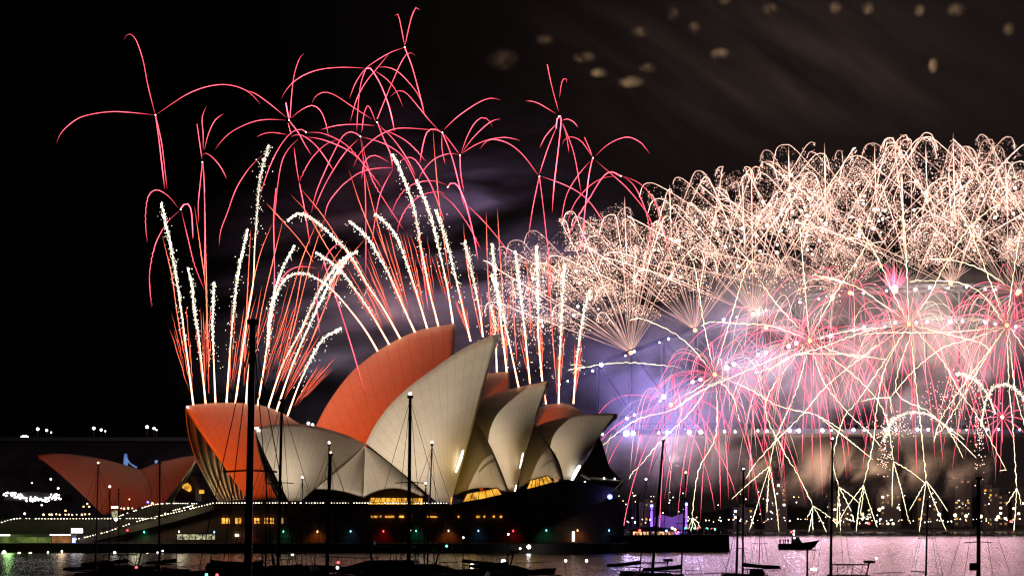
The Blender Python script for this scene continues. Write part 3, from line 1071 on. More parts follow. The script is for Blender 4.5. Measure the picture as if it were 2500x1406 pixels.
for px in (1330, 3330):
    for dn in (-16, 16):
        b = MB()
        p0 = P(px, HOR, DB).x
        b.add([(p0 - 8, DB + dn - 6, -2), (p0 + 8, DB + dn - 6, -2), (p0 + 8, DB + dn + 6, -2), (p0 - 8, DB + dn + 6, -2), (p0 - 6, DB + dn - 5, 84), (p0 + 6, DB + dn - 5, 84), (p0 + 6, DB + dn + 5, 84), (p0 - 6, DB + dn + 5, 84)],
              [(0, 1, 5, 4), (1, 2, 6, 5), (2, 3, 7, 6), (3, 0, 4, 7), (4, 5, 6, 7)])
        b.box((p0 - 7, DB + dn - 6, 78), (p0 + 7, DB + dn + 6, 80))
        b.build("pylon", M['tower'], bridge)
# its floodlamps: (px, py, radius in px, lights the smoke)
BL = [(1468, 890, 7, 1), (1447, 905, 4, 0), (1365, 938, 4, 0), (1386, 930, 3, 0), (1548, 858, 5, 0), (1527, 868, 3, 0), (1610, 836, 3, 0), (1632, 827, 4, 0), (1620, 968, 8, 1), (1612, 978, 4, 0),
      (1531, 1021, 5, 0), (1549, 1012, 4, 0), (1529, 1058, 10, 1), (1546, 1057, 7, 0), (1471, 1060, 4, 0), (1608, 1056, 4, 0), (1629, 1055, 7, 1), (1683, 1055, 8, 1), (1711, 1054, 7, 0),
      (1769, 1053, 4, 0), (1795, 1053, 4, 0), (1850, 1051, 4, 0), (1872, 1052, 5, 0), (1928, 1051, 7, 1), (1950, 1051, 7, 0), (2008, 1050, 6, 0), (2030, 1050, 3, 0), (2084, 1049, 6, 0),
      (2110, 1050, 4, 0), (2160, 1048, 4, 0), (2187, 1048, 4, 0), (2240, 1048, 6, 1), (2266, 1048, 5, 0), (2322, 1049, 4, 0), (2360, 1049, 3, 0), (2410, 1048, 4, 0), (2438, 1048, 4, 0), (2490, 1048, 4, 0),
      (1691, 932, 6, 1), (1710, 926, 6, 0), (1774, 898, 9, 1), (1792, 889, 7, 0), (1850, 866, 6, 0), (1870, 861, 6, 1), (1926, 845, 7, 0), (1944, 838, 7, 1), (2007, 824, 4, 0), (2028, 819, 6, 1),
      (2084, 806, 5, 0), (2109, 799, 5, 0), (2160, 797, 4, 0), (2186, 787, 5, 1), (2237, 788, 5, 0), (2263, 786, 5, 0), (2320, 786, 6, 1), (2350, 784, 5, 0), (2405, 787, 5, 0), (2430, 791, 5, 0), (2480, 797, 5, 1),
      (1767, 781, 5, 1), (1799, 774, 3, 0), (1850, 761, 4, 0), (1870, 757, 3, 0), (1953, 738, 4, 0), (1999, 730, 3, 0), (2031, 725, 5, 1), (2080, 716, 4, 0), (2108, 715, 4, 0), (2164, 710, 4, 0),
      (2235, 707, 6, 1), (2270, 702, 5, 0), (2315, 703, 4, 0), (2360, 701, 4, 0), (2405, 706, 4, 1), (2430, 707, 4, 0), (2486, 711, 6, 0)]
for x, y, r_, li in BL:
    b = MB()
    rr = r_ * 0.5 / FPX * DB
    b.ball(P(x, y, DB - 21.5), rr * 1.25, nu=10, nv=7)
    fl = b.build("floodlamp", M['lamp_cool'], bridge)
    if r_ >= 6 or li:
        f = min(1.0, max(0.0, (x - 1450) / 900))
        lamp("floodlamp_light", 'POINT', P(x, y, DB - 24), (5500 if x < 1720 else 6500) * (r_ / 6) ** 1.2, (0.36 + 0.6 * f, 0.3 + 0.36 * f, 1.0 - 0.16 * f), fl, 0.8)
b = MB()
b.add([P(2341 + 5 * math.cos(TAU * k / 16), 1051 + 4 * math.sin(TAU * k / 16), DB - 22) for k in range(16)] + [P(2341 + 5 * math.cos(TAU * k / 16), 1051 + 4 * math.sin(TAU * k / 16), DB - 21.4) for k in range(16)],
      [tuple(range(16)), tuple(reversed(range(16, 32)))] + [(k, 16 + k, 16 + (k + 1) % 16, (k + 1) % 16) for k in range(16)])
b.build("beacon", M['lamp_red'], bridge)


def smoke_light(x, y, e, col, d=DB - 36, rad=3.0):
    p = P(x, y, d)                               # added spot aimed into the smoke to brighten it and the steel
    lamp("smoke_fill_light", 'SPOT', p, e, col, bridge, rad, p + Vector((0, 50, 8)), 165, 0.5)


VIO, COOL, WARM, ROSE = (0.29, 0.24, 1.0), (0.66, 0.58, 1.0), (1.0, 0.8, 0.62), (1.0, 0.5, 0.62)
for x, y, e, c in ((1468, 890, 1.6, VIO), (1540, 865, .8, VIO), (1529, 1058, 4.2, VIO), (1530, 985, 1.4, VIO), (1620, 968, 3.0, VIO), (1632, 1050, 2.2, VIO), (1575, 920, 1.0, VIO), (1690, 1050, 2.2, VIO), (1700, 930, 2.0, VIO), (1620, 850, .8, VIO),
                   (1780, 893, 2.0, COOL), (1770, 1045, 1.1, VIO), (1860, 865, 2.0, COOL), (1935, 842, 2.0, COOL), (1900, 1040, 1.2, COOL), (1770, 790, 1.2, COOL), (1850, 765, 1.2, WARM), (1890, 800, 1.2, WARM), (1820, 960, 1.3, COOL),
                   (2028, 819, 1.6, WARM), (2032, 735, 1.2, WARM), (2110, 800, 1.4, ROSE), (2186, 787, 1.6, WARM), (2186, 725, 1.4, ROSE), (2262, 760, 1.6, WARM), (2320, 700, 1.8, WARM), (2322, 786, 1.6, WARM), (2400, 780, 1.6, WARM), (2470, 740, 1.8, WARM), (2480, 797, 1.4, COOL),
                   (2010, 1045, .9, COOL), (2130, 1045, .9, COOL), (2245, 1045, 1.2, COOL), (2360, 1045, .9, COOL), (2460, 1045, .9, COOL), (2000, 930, 1.2, ROSE), (2130, 930, 1.2, ROSE), (2260, 930, 1.3, ROSE), (2400, 920, 1.5, ROSE)):
    smoke_light(x, y, e * (1.15e4 if c is VIO else 2.5e4 if c is COOL else 2.4e4 if c is ROSE else 3.9e4), c)

# added spots with no fixtures under the deck, aimed to brighten the water
for k in range(20):
    x = 1530 + 50 * k
    f = min(1.0, k / 8.0)
    e, c = (1.2 if k == 0 else 0.38 + 0.14 * math.sin(k * 2.3)), (0.72 + 0.28 * f, 0.52 + 0.03 * f, 1.0 - 0.32 * f)
    p = P(x, 1066, DB - 23)
    lamp("water_fill_light", 'SPOT', p, e * 0.7e5, c, bridge, 9.0, p + Vector((-p.x * 0.5, -500, -58)), 70, 0.6)

# ------------------------------------------------------------------ far shore: buildings and lamps
FS = 1395.0


def tower_block(x0, x1, ytop, d, label, nwin, seed, cat="building"):
    rr = random.Random(seed)
    t = thing("apartment_building", label, cat, P((x0 + x1) / 2, HOR, d), "buildings on the far shore")
    t.location.z = 0
    b = MB()
    a, c = P(x0, ytop, d), P(x1, ytop, d)
    b.box((a.x, d, 0), (c.x, d + 18, a.z))
    b.box((a.x + (c.x - a.x) * 0.3, d + 4, a.z), (a.x + (c.x - a.x) * 0.62, d + 12, a.z + 2.5))
    b.build("wall", M['tower'], t)
    nx, nz = max(2, int((c.x - a.x) / 3.4)), max(2, int(a.z / 3.6))
    seen = set()
    for k in range(nwin):
        i, j = rr.randrange(nx), rr.randrange(1, nz) if nz > 2 else 1
        if (i, j) in seen: continue
        seen.add((i, j))
        x = a.x + (i + 0.2) * (c.x - a.x) / nx
        z = j * 3.6 * (a.z / (nz * 3.6))
        b = MB()
        b.box((x, d - 0.15, z + 0.9), (x + 1.7, d - 0.02, z + 2.4))
        b.build("window", M[rr.choice(('room_dim', 'room_dim', 'room_amber', 'lamp_cream'))], t)


for k, (x0, x1, y0, n, lab) in enumerate(((1868, 1922, 1178, 14, "slim brown tower block behind the falling yellow stars"), (2150, 2200, 1205, 12, "square dark block on the far shore above a cluster of shore lights"),
                                          (1560, 1600, 1225, 4, "low dark block on the far shore beside the violet-lit fun fair"), (2022, 2078, 1225, 8, "broad low block on the far shore with few windows lit"),
                                          (2240, 2300, 1212, 8, "wide dark block on the far shore with green-lit trees in front"), (2330, 2372, 1168, 14, "tall block behind the thick mast, upper windows lit"),
                                          (2400, 2440, 1190, 10, "mid-height block between the thick mast and the striped-window block"), (2438, 2462, 1206, 18, "narrow block with bright window rows near the edge of view"),
                                          (2470, 2530, 1196, 10, "block at the very edge of the far shore"), (1790, 1840, 1238, 5, "low house block on the far shore below drifting smoke"))):
    tower_block(x0, x1, y0, FS + 12 + 8 * (k % 3), lab, n, k)
spots = [(1500 + 9.2 * k + R.uniform(-7, 7), 1270 + R.gauss(0, 3.5)) for k in range(108)]
spots += [(R.gauss(2100, 26), 1262 + R.gauss(0, 9)) for _ in range(48)] + [(R.uniform(1500, 1700), R.uniform(1200, 1268)) for _ in range(26)] + [(R.uniform(1750, 2480), R.uniform(1200, 1262)) for _ in range(46)]
proto = {}
for k, (x, y) in enumerate(spots):
    p = P(x, min(y, 1283), FS - 4)
    m = R.choice(('lamp_white', 'lamp_white', 'lamp_cream', 'lamp_white', 'lamp_warm'))
    b = MB()
    b.ball(p, R.uniform(0.22, 0.52), nu=6, nv=4)
    b.tube([p, (p.x, p.y, 0.5)], 0.1, sides=3, mi=1)
    tag(b.build("shore_lamp", [M[m], M['spar']]), "small shore lamp twinkling along the far waterside", "lamp", "small lamps along the far shore")
for k, (x, y) in enumerate(((2293, 1255), (2332, 1257), (2359, 1259), (2395, 1260), (2437, 1261), (2147, 1243))):
    lamp_post("street_lamp", "large orange street lamp on the far shore, %s towards the thick mast" % ORD[k], x, y, FS - 6, 1.0, 'lamp_warm', "orange street lamps on the far shore", 1.25)
for x, y, lab in ((2121, 1277, "red harbour light below the cluster of shore lights"), (2468, 1272, "red harbour light near the edge of view")):
    lamp_post("harbour_light", lab, x, y, FS - 6, 1.0, 'lamp_red', None, 1.0)
lp = thing("fun_fair", "violet-lit fun fair with two blue towers on the far shore", "fun fair", P(1625, HOR, FS))
lp.location.z = 0
b = MB()
b.prism([(1598, 1292), (1598, 1262), (1615, 1255), (1640, 1262), (1668, 1252), (1672, 1292)], FS - 6, FS + 4)
b.build("hall", M['tower'], lp)
for x, y0 in ((1591, 1236), (1676, 1232)):
    b = MB()
    b.prism([(x - 2.5, 1290), (x - 2, y0), (x + 2, y0), (x + 2.5, 1290)], FS - 8, FS - 5)
    b.build("tower", M['violet_lit_glow'], lp)  # violet lighting put into the tower as its own glow
    b = MB()
    b.ball(P(x, y0 - 2, FS - 8), 1.2)
    b.build("beacon", M['lamp_deep'], lp)
lamp("fair_light", 'POINT', P(1612, 1262, FS - 18), 2.0e4, (0.3, 0.12, 1.0), lp, 2)
lamp("fair_light", 'POINT', P(1655, 1268, FS - 18), 2.0e4, (0.3, 0.12, 1.0), lp, 2)

# ------------------------------------------------------------------ people, one body each
def person_mesh():
    sk = [(0, 0, 0.95), (0, 0, 1.18), (0, 0, 1.42), (0, 0, 1.52), (0, -0.01, 1.66), (0.1, 0, 0.9), (0.11, -0.02, 0.48), (0.12, 0.02, 0.06), (0.12, -0.12, 0.03),
          (-0.1, 0, 0.9), (-0.11, -0.02, 0.48), (-0.12, 0.02, 0.06), (-0.12, -0.12, 0.03), (0.19, 0, 1.4), (0.25, 0.02, 1.12), (0.24, -0.08, 0.88), (-0.19, 0, 1.4), (-0.25, 0.02, 1.12), (-0.24, -0.08, 0.88)]
    ed = [(0, 1), (1, 2), (2, 3), (3, 4), (0, 5), (5, 6), (6, 7), (7, 8), (0, 9), (9, 10), (10, 11), (11, 12), (2, 13), (13, 14), (14, 15), (2, 16), (16, 17), (17, 18)]
    rad = [.14, .15, .13, .06, .1, .1, .07, .05, .04, .1, .07, .05, .04, .06, .05, .04, .06, .05, .04]
    me = bpy.data.meshes.new("person")
    me.from_pydata(sk, ed, [])
    o = bpy.data.objects.new("person_base", me)
    COL.objects.link(o)
    md = o.modifiers.new("skin", 'SKIN')
    for v, r_ in zip(me.skin_vertices[0].data, rad):
        v.radius = (r_, r_)
    me.skin_vertices[0].data[0].use_root = True
    o.modifiers.new("sub", 'SUBSURF').levels = 1
    out = bpy.data.meshes.new_from_object(o.evaluated_get(bpy.context.evaluated_depsgraph_get()))
    bpy.data.objects.remove(o)
    out.name = "person"
    out.materials.clear()
    out.materials.append(M['person'])
    return out


PERSON = person_mesh()


def person(loc, label, group=None, s=1.0, rz=0.0):
    o = bpy.data.objects.new("person", PERSON)
    COL.objects.link(o)
    o.location = loc
    o.scale = (s, s, s)
    o.rotation_euler = (0, 0, rz)
    return tag(o, label, "person", group)


zq = P(0, 1304.5, 476).z
for k in range(34):
    x = P(1676 + k * 3.0 + R.uniform(-1, 1), HOR, 477)
    person((x.x, 477 + R.uniform(0, 6), zq - 0.05), "person in dark clothes standing in the crowd on the quay end", "spectators on the quay", R.uniform(0.92, 1.05), R.uniform(2.4, 3.9))
tent = thing("marquee", "brightly lit open marquee on the quay beside the prow", "marquee", P(1605, 1305, 478))
b = MB()
b.prism([(1540, 1292), (1562, 1287), (1600, 1285), (1634, 1288), (1662, 1293), (1660, 1297), (1540, 1297)], 478, 488)
b.build("canvas_roof", M['canvas'], tent)
for x0, x1 in ((1546, 1583), (1594, 1622), (1625, 1644)):
    b = MB()
    b.prism([(x0, 1317), (x1, 1317), (x1, 1297), (x0, 1297)], 481, 481.4)
    b.build("lit_wall", M['room_tent'], tent)
for x in (1542, 1588, 1624, 1660):
    b = MB()
    b.tube([P(x, 1320, 478.2), P(x, 1292, 478.2)], 0.16, sides=5)
    b.build("pole", M['spar'], tent)
for x, y, m in ((1562, 1294, 'lamp_red'), (1641, 1288, 'lamp_cream'), (1648, 1292, 'lamp_warm'), (1627, 1295, 'lamp_deep'), (1653, 1300, 'lamp_red')):
    b = MB()
    b.ball(P(x, y, 477), 0.32)
    b.build("lamp", M[m], tent)
lamp("tent_light", 'POINT', P(1600, 1303, 479), 150, (1, 0.6, 0.3), tent, 0.5)
for k in range(9):
    x = P(1550 + 11 * k + R.uniform(-3, 3), HOR, 479.5)
    person((x.x, 479.3, zq - 1.2), "person silhouetted against the lit marquee wall", "guests in the marquee", R.uniform(0.95, 1.05), R.uniform(0, 6))
for k, (x, y, m) in enumerate(((1674, 1289, 'lamp_teal'), (1696, 1289, 'lamp_teal'), (1726, 1290, 'lamp_teal'), (1738, 1291, 'lamp_red'), (1745, 1291, 'lamp_teal'), (1704, 1288, 'lamp_red'))):
    lamp_post("signal_lamp", "small %s signal lamp on a post on the quay, %s from the marquee" % ("red" if m == 'lamp_red' else "green", ORD[k]), x, y, 487, zq - 0.5, m, "signal lamps on the quay end", 0.3)


# ------------------------------------------------------------------ boats
def hull_mb(L, W, H, n=14):
    """A round-bilged hull from transom (x = -L/2) to bow (x = +L/2), deck at H with a rising sheer."""
    b = MB()
    vs, fs = [], []
    for i in range(n):
        t = i / (n - 1)
        x = -L / 2 + L * t
        w = W / 2 * (0.78 + 0.22 * math.sin(math.pi * min(1, t * 1.2))) * (1 - max(0, (t - 0.45) / 0.55) ** 2.2 * 0.985)
        sh = H * (1 + 0.28 * t * t)
        keel = -0.35 * (1 - t ** 4)
        xo = x + 0.05 * L * t * t
        for (fy, z, dx) in ((-1, sh, 0.0), (-0.86, 0.25 * sh, -0.03 * L * t * t), (0, keel, -0.06 * L * t * t), (0.86, 0.25 * sh, -0.03 * L * t * t), (1, sh, 0.0)):
            vs.append((xo + dx, w * fy, z))
    for i in range(n - 1):
        for k in range(4):
            fs.append((i * 5 + k, (i + 1) * 5 + k, (i + 1) * 5 + k + 1, i * 5 + k + 1))
        fs.append((i * 5 + 4, (i + 1) * 5 + 4, (i + 1) * 5, i * 5))
    fs.append((0, 1, 2, 3, 4))
    b.add(vs, fs)
    return b


def local_build(b, name, m, parent, **kw):
    """Build a mesh given in its thing's own axes."""
    me = bpy.data.meshes.new(name)
    me.from_pydata(b.v, [], b.f)
    me.materials.append(m)
    o = bpy.data.objects.new(name, me)
    COL.objects.link(o)
    o.parent = parent
    return o


def yacht(px, d, ytop, label, lean=0.0, rz=0.3, L=10.5, lampm=None, spread=1, cover=True, rm=0.085, stays=True, lamp_r=0.16, boomdir=-1):
    p = P(px, HOR, d)
    H = CAMZ + (HOR - ytop) / FPX * d
    t = thing("yacht", label, "yacht", (p.x, d, 0), "yachts moored in the bay", rz)
    local_build(hull_mb(L, L * 0.3, 1.05), "hull", M['hull'], t)
    b = MB()
    b.add([(-L * .22, -.95, 1.1), (L * .2, -.6, 1.15), (L * .2, .6, 1.15), (-L * .22, .95, 1.1), (-L * .2, -.8, 1.75), (L * .1, -.5, 1.65), (L * .1, .5, 1.65), (-L * .2, .8, 1.75)],
          [(0, 1, 5, 4), (1, 2, 6, 5), (2, 3, 7, 6), (3, 0, 4, 7), (4, 5, 6, 7)])
    local_build(b, "coachroof", M['deck'], t)
    b = MB()
    c = math.cos(-rz); s = math.sin(-rz)
    lx, ly = c * lean, s * lean                      # lean is across the picture
    b.tube([(lx * k / 6, ly * k / 6, 1.0 + (H - 1.0) * k / 6) for k in range(7)], [rm * 1.4 * (1 - 0.06 * k) for k in range(7)], sides=8)
    b.box((lx - rm * 1.3, ly - rm * 1.3, H), (lx + rm * 1.3, ly + rm * 1.3, H + 0.18))
    mast = local_build(b, "mast", M['spar'], t)
    for k in range(spread):
        f = (0.62, 0.36)[k] if spread == 2 else 0.55
        b = MB()
        z = 1 + (H - 1) * f
        b.tube([(lx * f - c * 0.95, ly * f - s * 0.95, z), (lx * f, ly * f, z + 0.06), (lx * f + c * 0.95, ly * f + s * 0.95, z)], 0.035, sides=5)
        local_build(b, "spreader", M['spar'], mast)
    b = MB()
    e = boomdir * L * 0.40
    b.tube([(0, 0, 2.15), (e, 0.05, 2.3)], 0.07, sides=6)
    local_build(b, "boom", M['spar'], t)
    if cover:
        b = MB()
        n = 9
        b.tube([(e * k / (n - 1) * 0.98, 0.02, 2.45 + (0.28 * (1 - k / (n - 1)) ** 2)) for k in range(n)], [0.26 - 0.1 * k / (n - 1) for k in range(n)], sides=7)
        local_build(b, "sail_cover", M['canvas'], t)
    if stays:
        for q in ((L * 0.52, 0, 1.3), (-L * 0.48, 0, 1.1), (c * 1.4, s * 1.4, 1.1), (-c * 1.4, -s * 1.4, 1.1)):
            b = MB()
            b.tube([q, (lx, ly, H - 0.1)], 0.02, sides=4)
            local_build(b, "stay", M['spar'], t)
    if L > 8:
        b = MB()
        for sd in (-1, 1):
            pts = [(-L * .46 + L * .9 * k / 7, sd * L * .148 * (1 if k < 5 else (0.85 if k == 5 else 0.55 if k == 6 else 0.18)), 1.75 + 0.02 * k * k * 0.4) for k in range(8)]
            b.tube(pts, 0.02, sides=4)
            for q in pts:
                b.tube([(q[0], q[1], 1.1), q], 0.018, sides=4)
        local_build(b, "guard_rail", M['spar'], t)
    if lampm:
        b = MB()
        b.ball((lx, ly, H + 0.2 + lamp_r), lamp_r, nu=10, nv=7)
        local_build(b, "masthead_lamp", M[lampm], mast)
    return t


yacht(598, 66, 792, "yacht with the tallest thick mast, crossing the low orange shell", lean=0.28, rz=1.2, L=11, spread=2, rm=0.12, lampm=None)
yacht(676, 132, 980, "yacht whose slim mast stands before the low cream shell's tip", lean=0.35, rz=0.6, spread=2, rm=0.1)
yacht(797, 175, 1112, "yacht with a thick mast and a small dim lamp beside its top", lean=0.4, rz=-0.3, spread=1, rm=0.13, lampm='lamp_warm', lamp_r=0.099)
yacht(795, 186, 1088, "yacht with a white masthead lamp just behind the thick-masted one", lean=0.35, rz=0.5, rm=0.07, lampm='lamp_white', lamp_r=0.124)
yacht(996, 126, 972, "yacht with a brilliant masthead lamp before the tall cream shell", lean=0.15, rz=0.7, spread=2, rm=0.11, lampm='lamp_white', lamp_r=0.105)
yacht(1040, 156, 1088, "yacht with a small masthead lamp before the tall cream shell's foot", lean=0.5, rz=-0.5, rm=0.06, lampm='lamp_white', lamp_r=0.105)
yacht(1035, 200, 1186, "small yacht whose lamp shows just above the foyer lights", lean=0.2, rz=0.2, L=8.5, rm=0.06, lampm='lamp_white', lamp_r=0.112)
yacht(737, 210, 1172, "small yacht with a white lamp below the low cream shell", lean=0.05, rz=0.4, L=8.5, rm=0.055, lampm='lamp_white', lamp_r=0.124)
yacht(388, 205, 1132, "yacht with a bare mast before the smaller forecourt shell", lean=0.1, rz=0.9, rm=0.09)
yacht(232, 205, 1136, "yacht with a dim mast lamp before the larger forecourt shell", lean=0.35, rz=-0.4, rm=0.07, lampm='lamp_warm', lamp_r=0.105)
yacht(266, 230, 1194, "small yacht with a white lamp below the larger forecourt shell", lean=0.1, rz=0.3, L=8.5, rm=0.06, lampm='lamp_white', lamp_r=0.136)
yacht(288, 232, 1196, "small dark yacht with an unlit mast beside the kiosk", lean=0.1, rz=0.8, L=8.5, rm=0.06)
yacht(648, 176, 1130, "yacht with a slim unlit mast between the two low shells", lean=0.1, rz=0.8, rm=0.06)
yacht(1588, 170, 1078, "yacht with a dark leaning mast before the violet bridge lamps", lean=1.15, rz=0.25, spread=1, rm=0.11)
yacht(1662, 205, 1160, "yacht with a red masthead lamp beside the marquee", lean=0.55, rz=-0.2, rm=0.075, lampm='lamp_warm', lamp_r=0.124)
yacht(1561, 226, 1176, "yacht with a warm white masthead lamp just past the prow", lean=0.8, rz=0.3, rm=0.055, lampm='lamp_white', lamp_r=0.136)
yacht(1813, 215, 1150, "yacht with furled sail and cover, moored before the patrol launch", lean=0.1, rz=0.05, L=11, boomdir=1, rm=0.09, lampm='lamp_white', lamp_r=0.093)
yacht(1797, 190, 1262, "yacht with a short dark mast beside the one with furled sail", lean=0.2, rz=1.1, L=8, rm=0.11, cover=False)
yacht(1852, 232, 1262, "yacht with a thin short mast behind the furled sail", lean=0.25, rz=1.3, L=8, rm=0.05, cover=False)
yacht(2027, 168, 1078, "yacht with a tall mast and white lamp between launch and cruiser", lean=0.22, rz=1.0, rm=0.1, lampm='lamp_white', lamp_r=0.087)
yacht(2260, 205, 1225, "yacht with a short dark mast beyond the motor cruiser", lean=0.2, rz=0.9, L=8.5, rm=0.09, cover=False)
yacht(2389, 128, 1170, "yacht with the thickest short mast, a radar box bolted on it", lean=0.0, rz=0.7, L=10, rm=0.12, cover=False)
yacht(1971, 170, 1342, "small sailing dinghy with a violet-lit stubby mast", lean=0.0, rz=0.5, L=6, rm=0.09, cover=False, stays=False, spread=0)
t = [o for o in COL.objects if o.get("label", "").startswith("yacht with the thickest")][0]
b = MB(); b.box((-0.75, -0.2, 4.35), (-0.2, 0.2, 4.85)); local_build(b, "radar_box", M['spar'], t)
# more yachts low along the bottom edge: decks and booms
for k, (x, d, y, rz) in enumerate(((310, 236, 1300, 0.15), (515, 232, 1310, 2.9), (640, 226, 1316, 0.2), (905, 228, 1322, 3.3), (1000, 230, 1300, 0.1), (1240, 222, 1310, 0.3), (430, 240, 1310, 0.5), (1130, 236, 1318, 2.7))):
    yacht(x, d, y, "low dark yacht along the bottom edge, %s from the stalls" % ORD[k], lean=0.05, rz=rz, L=10 + k % 3, rm=0.06, lampm=('lamp_red', None, None, None, 'lamp_white', 'lamp_white', None, 'lamp_white')[k], lamp_r=0.124)


def cruiser(px, d, label, rz, L=11.0, lampm='lamp_white', size=1.0):
    p = P(px, HOR, d)
    t = thing("motor_cruiser", label, "motor boat", (p.x, d, 0), "motor cruisers moored in the bay", rz)
    local_build(hull_mb(L, L * 0.33, 1.15), "hull", M['hull'], t)
    b = MB()
    b.add([(-L * .3, -1.35, 1.2), (L * .26, -1.0, 1.3), (L * .26, 1.0, 1.3), (-L * .3, 1.35, 1.2), (-L * .27, -1.15, 1.85), (L * .08, -0.9, 1.85), (L * .08, 0.9, 1.85), (-L * .27, 1.15, 1.85)],
          [(0, 1, 5, 4), (1, 2, 6, 5), (2, 3, 7, 6), (3, 0, 4, 7), (4, 5, 6, 7)])
    local_build(b, "cabin", M['deck'], t)
    for sd in (-1, 1):
        b = MB()
        b.add([(-L * .24, sd * 1.31, 1.4), (L * .16, sd * 1.02, 1.42), (L * .08, sd * 0.97, 1.72), (-L * .23, sd * 1.2, 1.72)], [(0, 1, 2, 3)])
        local_build(b, "cabin_window", M['cabin_glass'], t)
    b = MB()
    b.box((-L * .26, -1.2, 2.92), (L * .07, 1.2, 3.02))
    local_build(b, "bimini_top", M['canvas'], t)
    for sd in (-1, 1):
        b = MB()
        for xx in (-.25, -.1, .05):
            b.tube([(L * xx, sd * 1.12, 1.85), (L * (xx + .01), sd * 1.12, 2.95)], 0.035, sides=4)
        b.tube([(-L * .25, sd * 1.12, 1.9), (-L * .1, sd * 1.12, 2.9)], 0.025, sides=4)
        b.tube([(L * .05, sd * 1.12, 1.9), (-L * .1, sd * 1.12, 2.9)], 0.025, sides=4)
        local_build(b, "bimini_frame", M['spar'], t)
    b = MB()
    b.tube([(L * .07, 0, 1.8), (L * .10, 0, 3.1)], 0.09, sides=6)
    b.box((L * .05, -0.35, 3.1), (L * .15, 0.35, 3.4))
    b.tube([(L * .1, 0, 3.4), (L * .1, 0, 3.8)], 0.02, sides=4)
    local_build(b, "radar_arch", M['spar'], t)
    b = MB()
    for sd in (-1, 1):
        pts = [(L * (.1 + .075 * k), sd * 1.2 * (1 - (k / 5.4) ** 2), 2.0 + 0.03 * k) for k in range(6)]
        b.tube(pts, 0.022, sides=4)
        for q in pts[:-1]: b.tube([(q[0], q[1], 1.25), q], 0.02, sides=4)
    local_build(b, "bow_rail", M['spar'], t)
    if lampm:
        b = MB(); b.ball((L * .17, 0, 3.65), 0.12); local_build(b, "anchor_lamp", M[lampm], t)
    t.scale = (size, size, size)
    return t


cruiser(2098, 205, "motor cruiser with a canvas bimini and radar arch, bow towards the thick mast", 0.08)
cruiser(590, 236, "dark motor cruiser low in the water below the thickest tall mast", 0.3, lampm=None, size=1.35)
cruiser(690, 226, "dark motor cruiser under the lamp beside the podium seawall", 2.9, lampm=None, size=1.3)
cruiser(318, 232, "dark motor cruiser low in the water below the kiosk", 0.2, lampm=None, size=1.2)
cruiser(930, 238, "dark motor cruiser with bimini below the brilliant masthead lamp", 3.0, lampm=None, size=1.5)
cruiser(1230, 240, "dark motor cruiser with a white lamp below the prow's shore lamp", 0.25, size=1.15)
cruiser(1610, 214, "dark motor cruiser below the marquee on the quay", 0.15, L=10, lampm=None)
cruiser(1045, 236, "motor cruiser with dark canvas beside a teal cabin light", 0.1, lampm='lamp_teal', size=1.25)
for k, (x, y, d, m, lab) in enumerate(((1152, 1381, 225, 'lamp_white', "brilliant white cabin light on a moored boat"), (1229, 1370, 228, 'lamp_white', "small bright deck light above the prow-side boats"), (333, 1385, 220, 'lamp_red', "red riding light on a boat below the kiosk"),
                                       (530, 1403, 210, 'lamp_red', "red riding light at the bottom edge below the amber windows"), (504, 1402, 210, 'lamp_teal', "green riding light at the bottom edge below the amber windows"),
                                       (824, 1385, 215, 'lamp_white', "white riding light under the white masthead lamp yacht"), (826, 1372, 215, 'lamp_red', "red riding light just above a white one"), (714, 1353, 240, 'lamp_white', "white riding light near the podium seawall"),
                                       (1381, 1368, 240, 'lamp_white', "small riding light on the water by the doorway's reflection"), (1432, 1368, 240, 'lamp_white', "warm riding light on the water past the doorway's reflection"), (1987, 1389, 190, 'lamp_white', "wide white deck light beside the stubby mast"))):
    p = P(x, y, d)
    t = thing("riding_light", lab, "lamp", (p.x, p.y, 0.9))
    b = MB(); b.tube([(p.x, p.y, 0.9), p], 0.03, sides=5); b.build("staff", M['spar'], t)
    b = MB(); b.ball(p, 0.3 if k < 2 else 0.17, sq=(2.0, 1, 0.8) if k == 10 else (1, 1, 1)); b.build("lens", M[m], t)

# the launch on open water
pl = P(1941, HOR, 512)
la = thing("patrol_launch", "dark patrol launch with white and red lights on open water", "launch", (pl.x, 512, 0), None, -0.12)
hm = hull_mb(9.0, 2.9, 1.55)
hm.v = [(x + max(0, x - 1.0) * 0.22 * max(0, z) , y, z + (0.5 * max(0, x / 4.5) ** 2 if z > 1.2 else 0)) for x, y, z in hm.v]
local_build(hm, "hull", M['hull'], la)
b = MB()
b.add([(-1.0, -1.0, 1.6), (1.9, -0.9, 1.8), (1.9, 0.9, 1.8), (-1.0, 1.0, 1.6), (-0.9, -0.85, 3.5), (0.9, -0.75, 3.4), (0.9, 0.75, 3.4), (-0.9, 0.85, 3.5)], [(0, 1, 5, 4), (1, 2, 6, 5), (2, 3, 7, 6), (3, 0, 4, 7), (4, 5, 6, 7)])
local_build(b, "wheelhouse", M['deck'], la)
b = MB()
b.tube([(-0.3, 0, 3.2), (-0.3, 0, 4.6)], 0.07, sides=6)
b.tube([(-0.3, -0.7, 4.0), (-0.3, 0.7, 4.0)], 0.05, sides=6)
local_build(b, "light_mast", M['spar'], la)
b = MB()
for sd in (-1, 1):
    pts = [(0.6 + 0.7 * k, sd * 1.25 * (1 - (k / 5.6) ** 2), 2.4 + 0.03 * k) for k in range(6)]
    b.tube(pts, 0.03, sides=4)
    for q in pts[:-1]: b.tube([(q[0], q[1], 1.6), q], 0.03, sides=4)
local_build(b, "bow_rail", M['spar'], la)
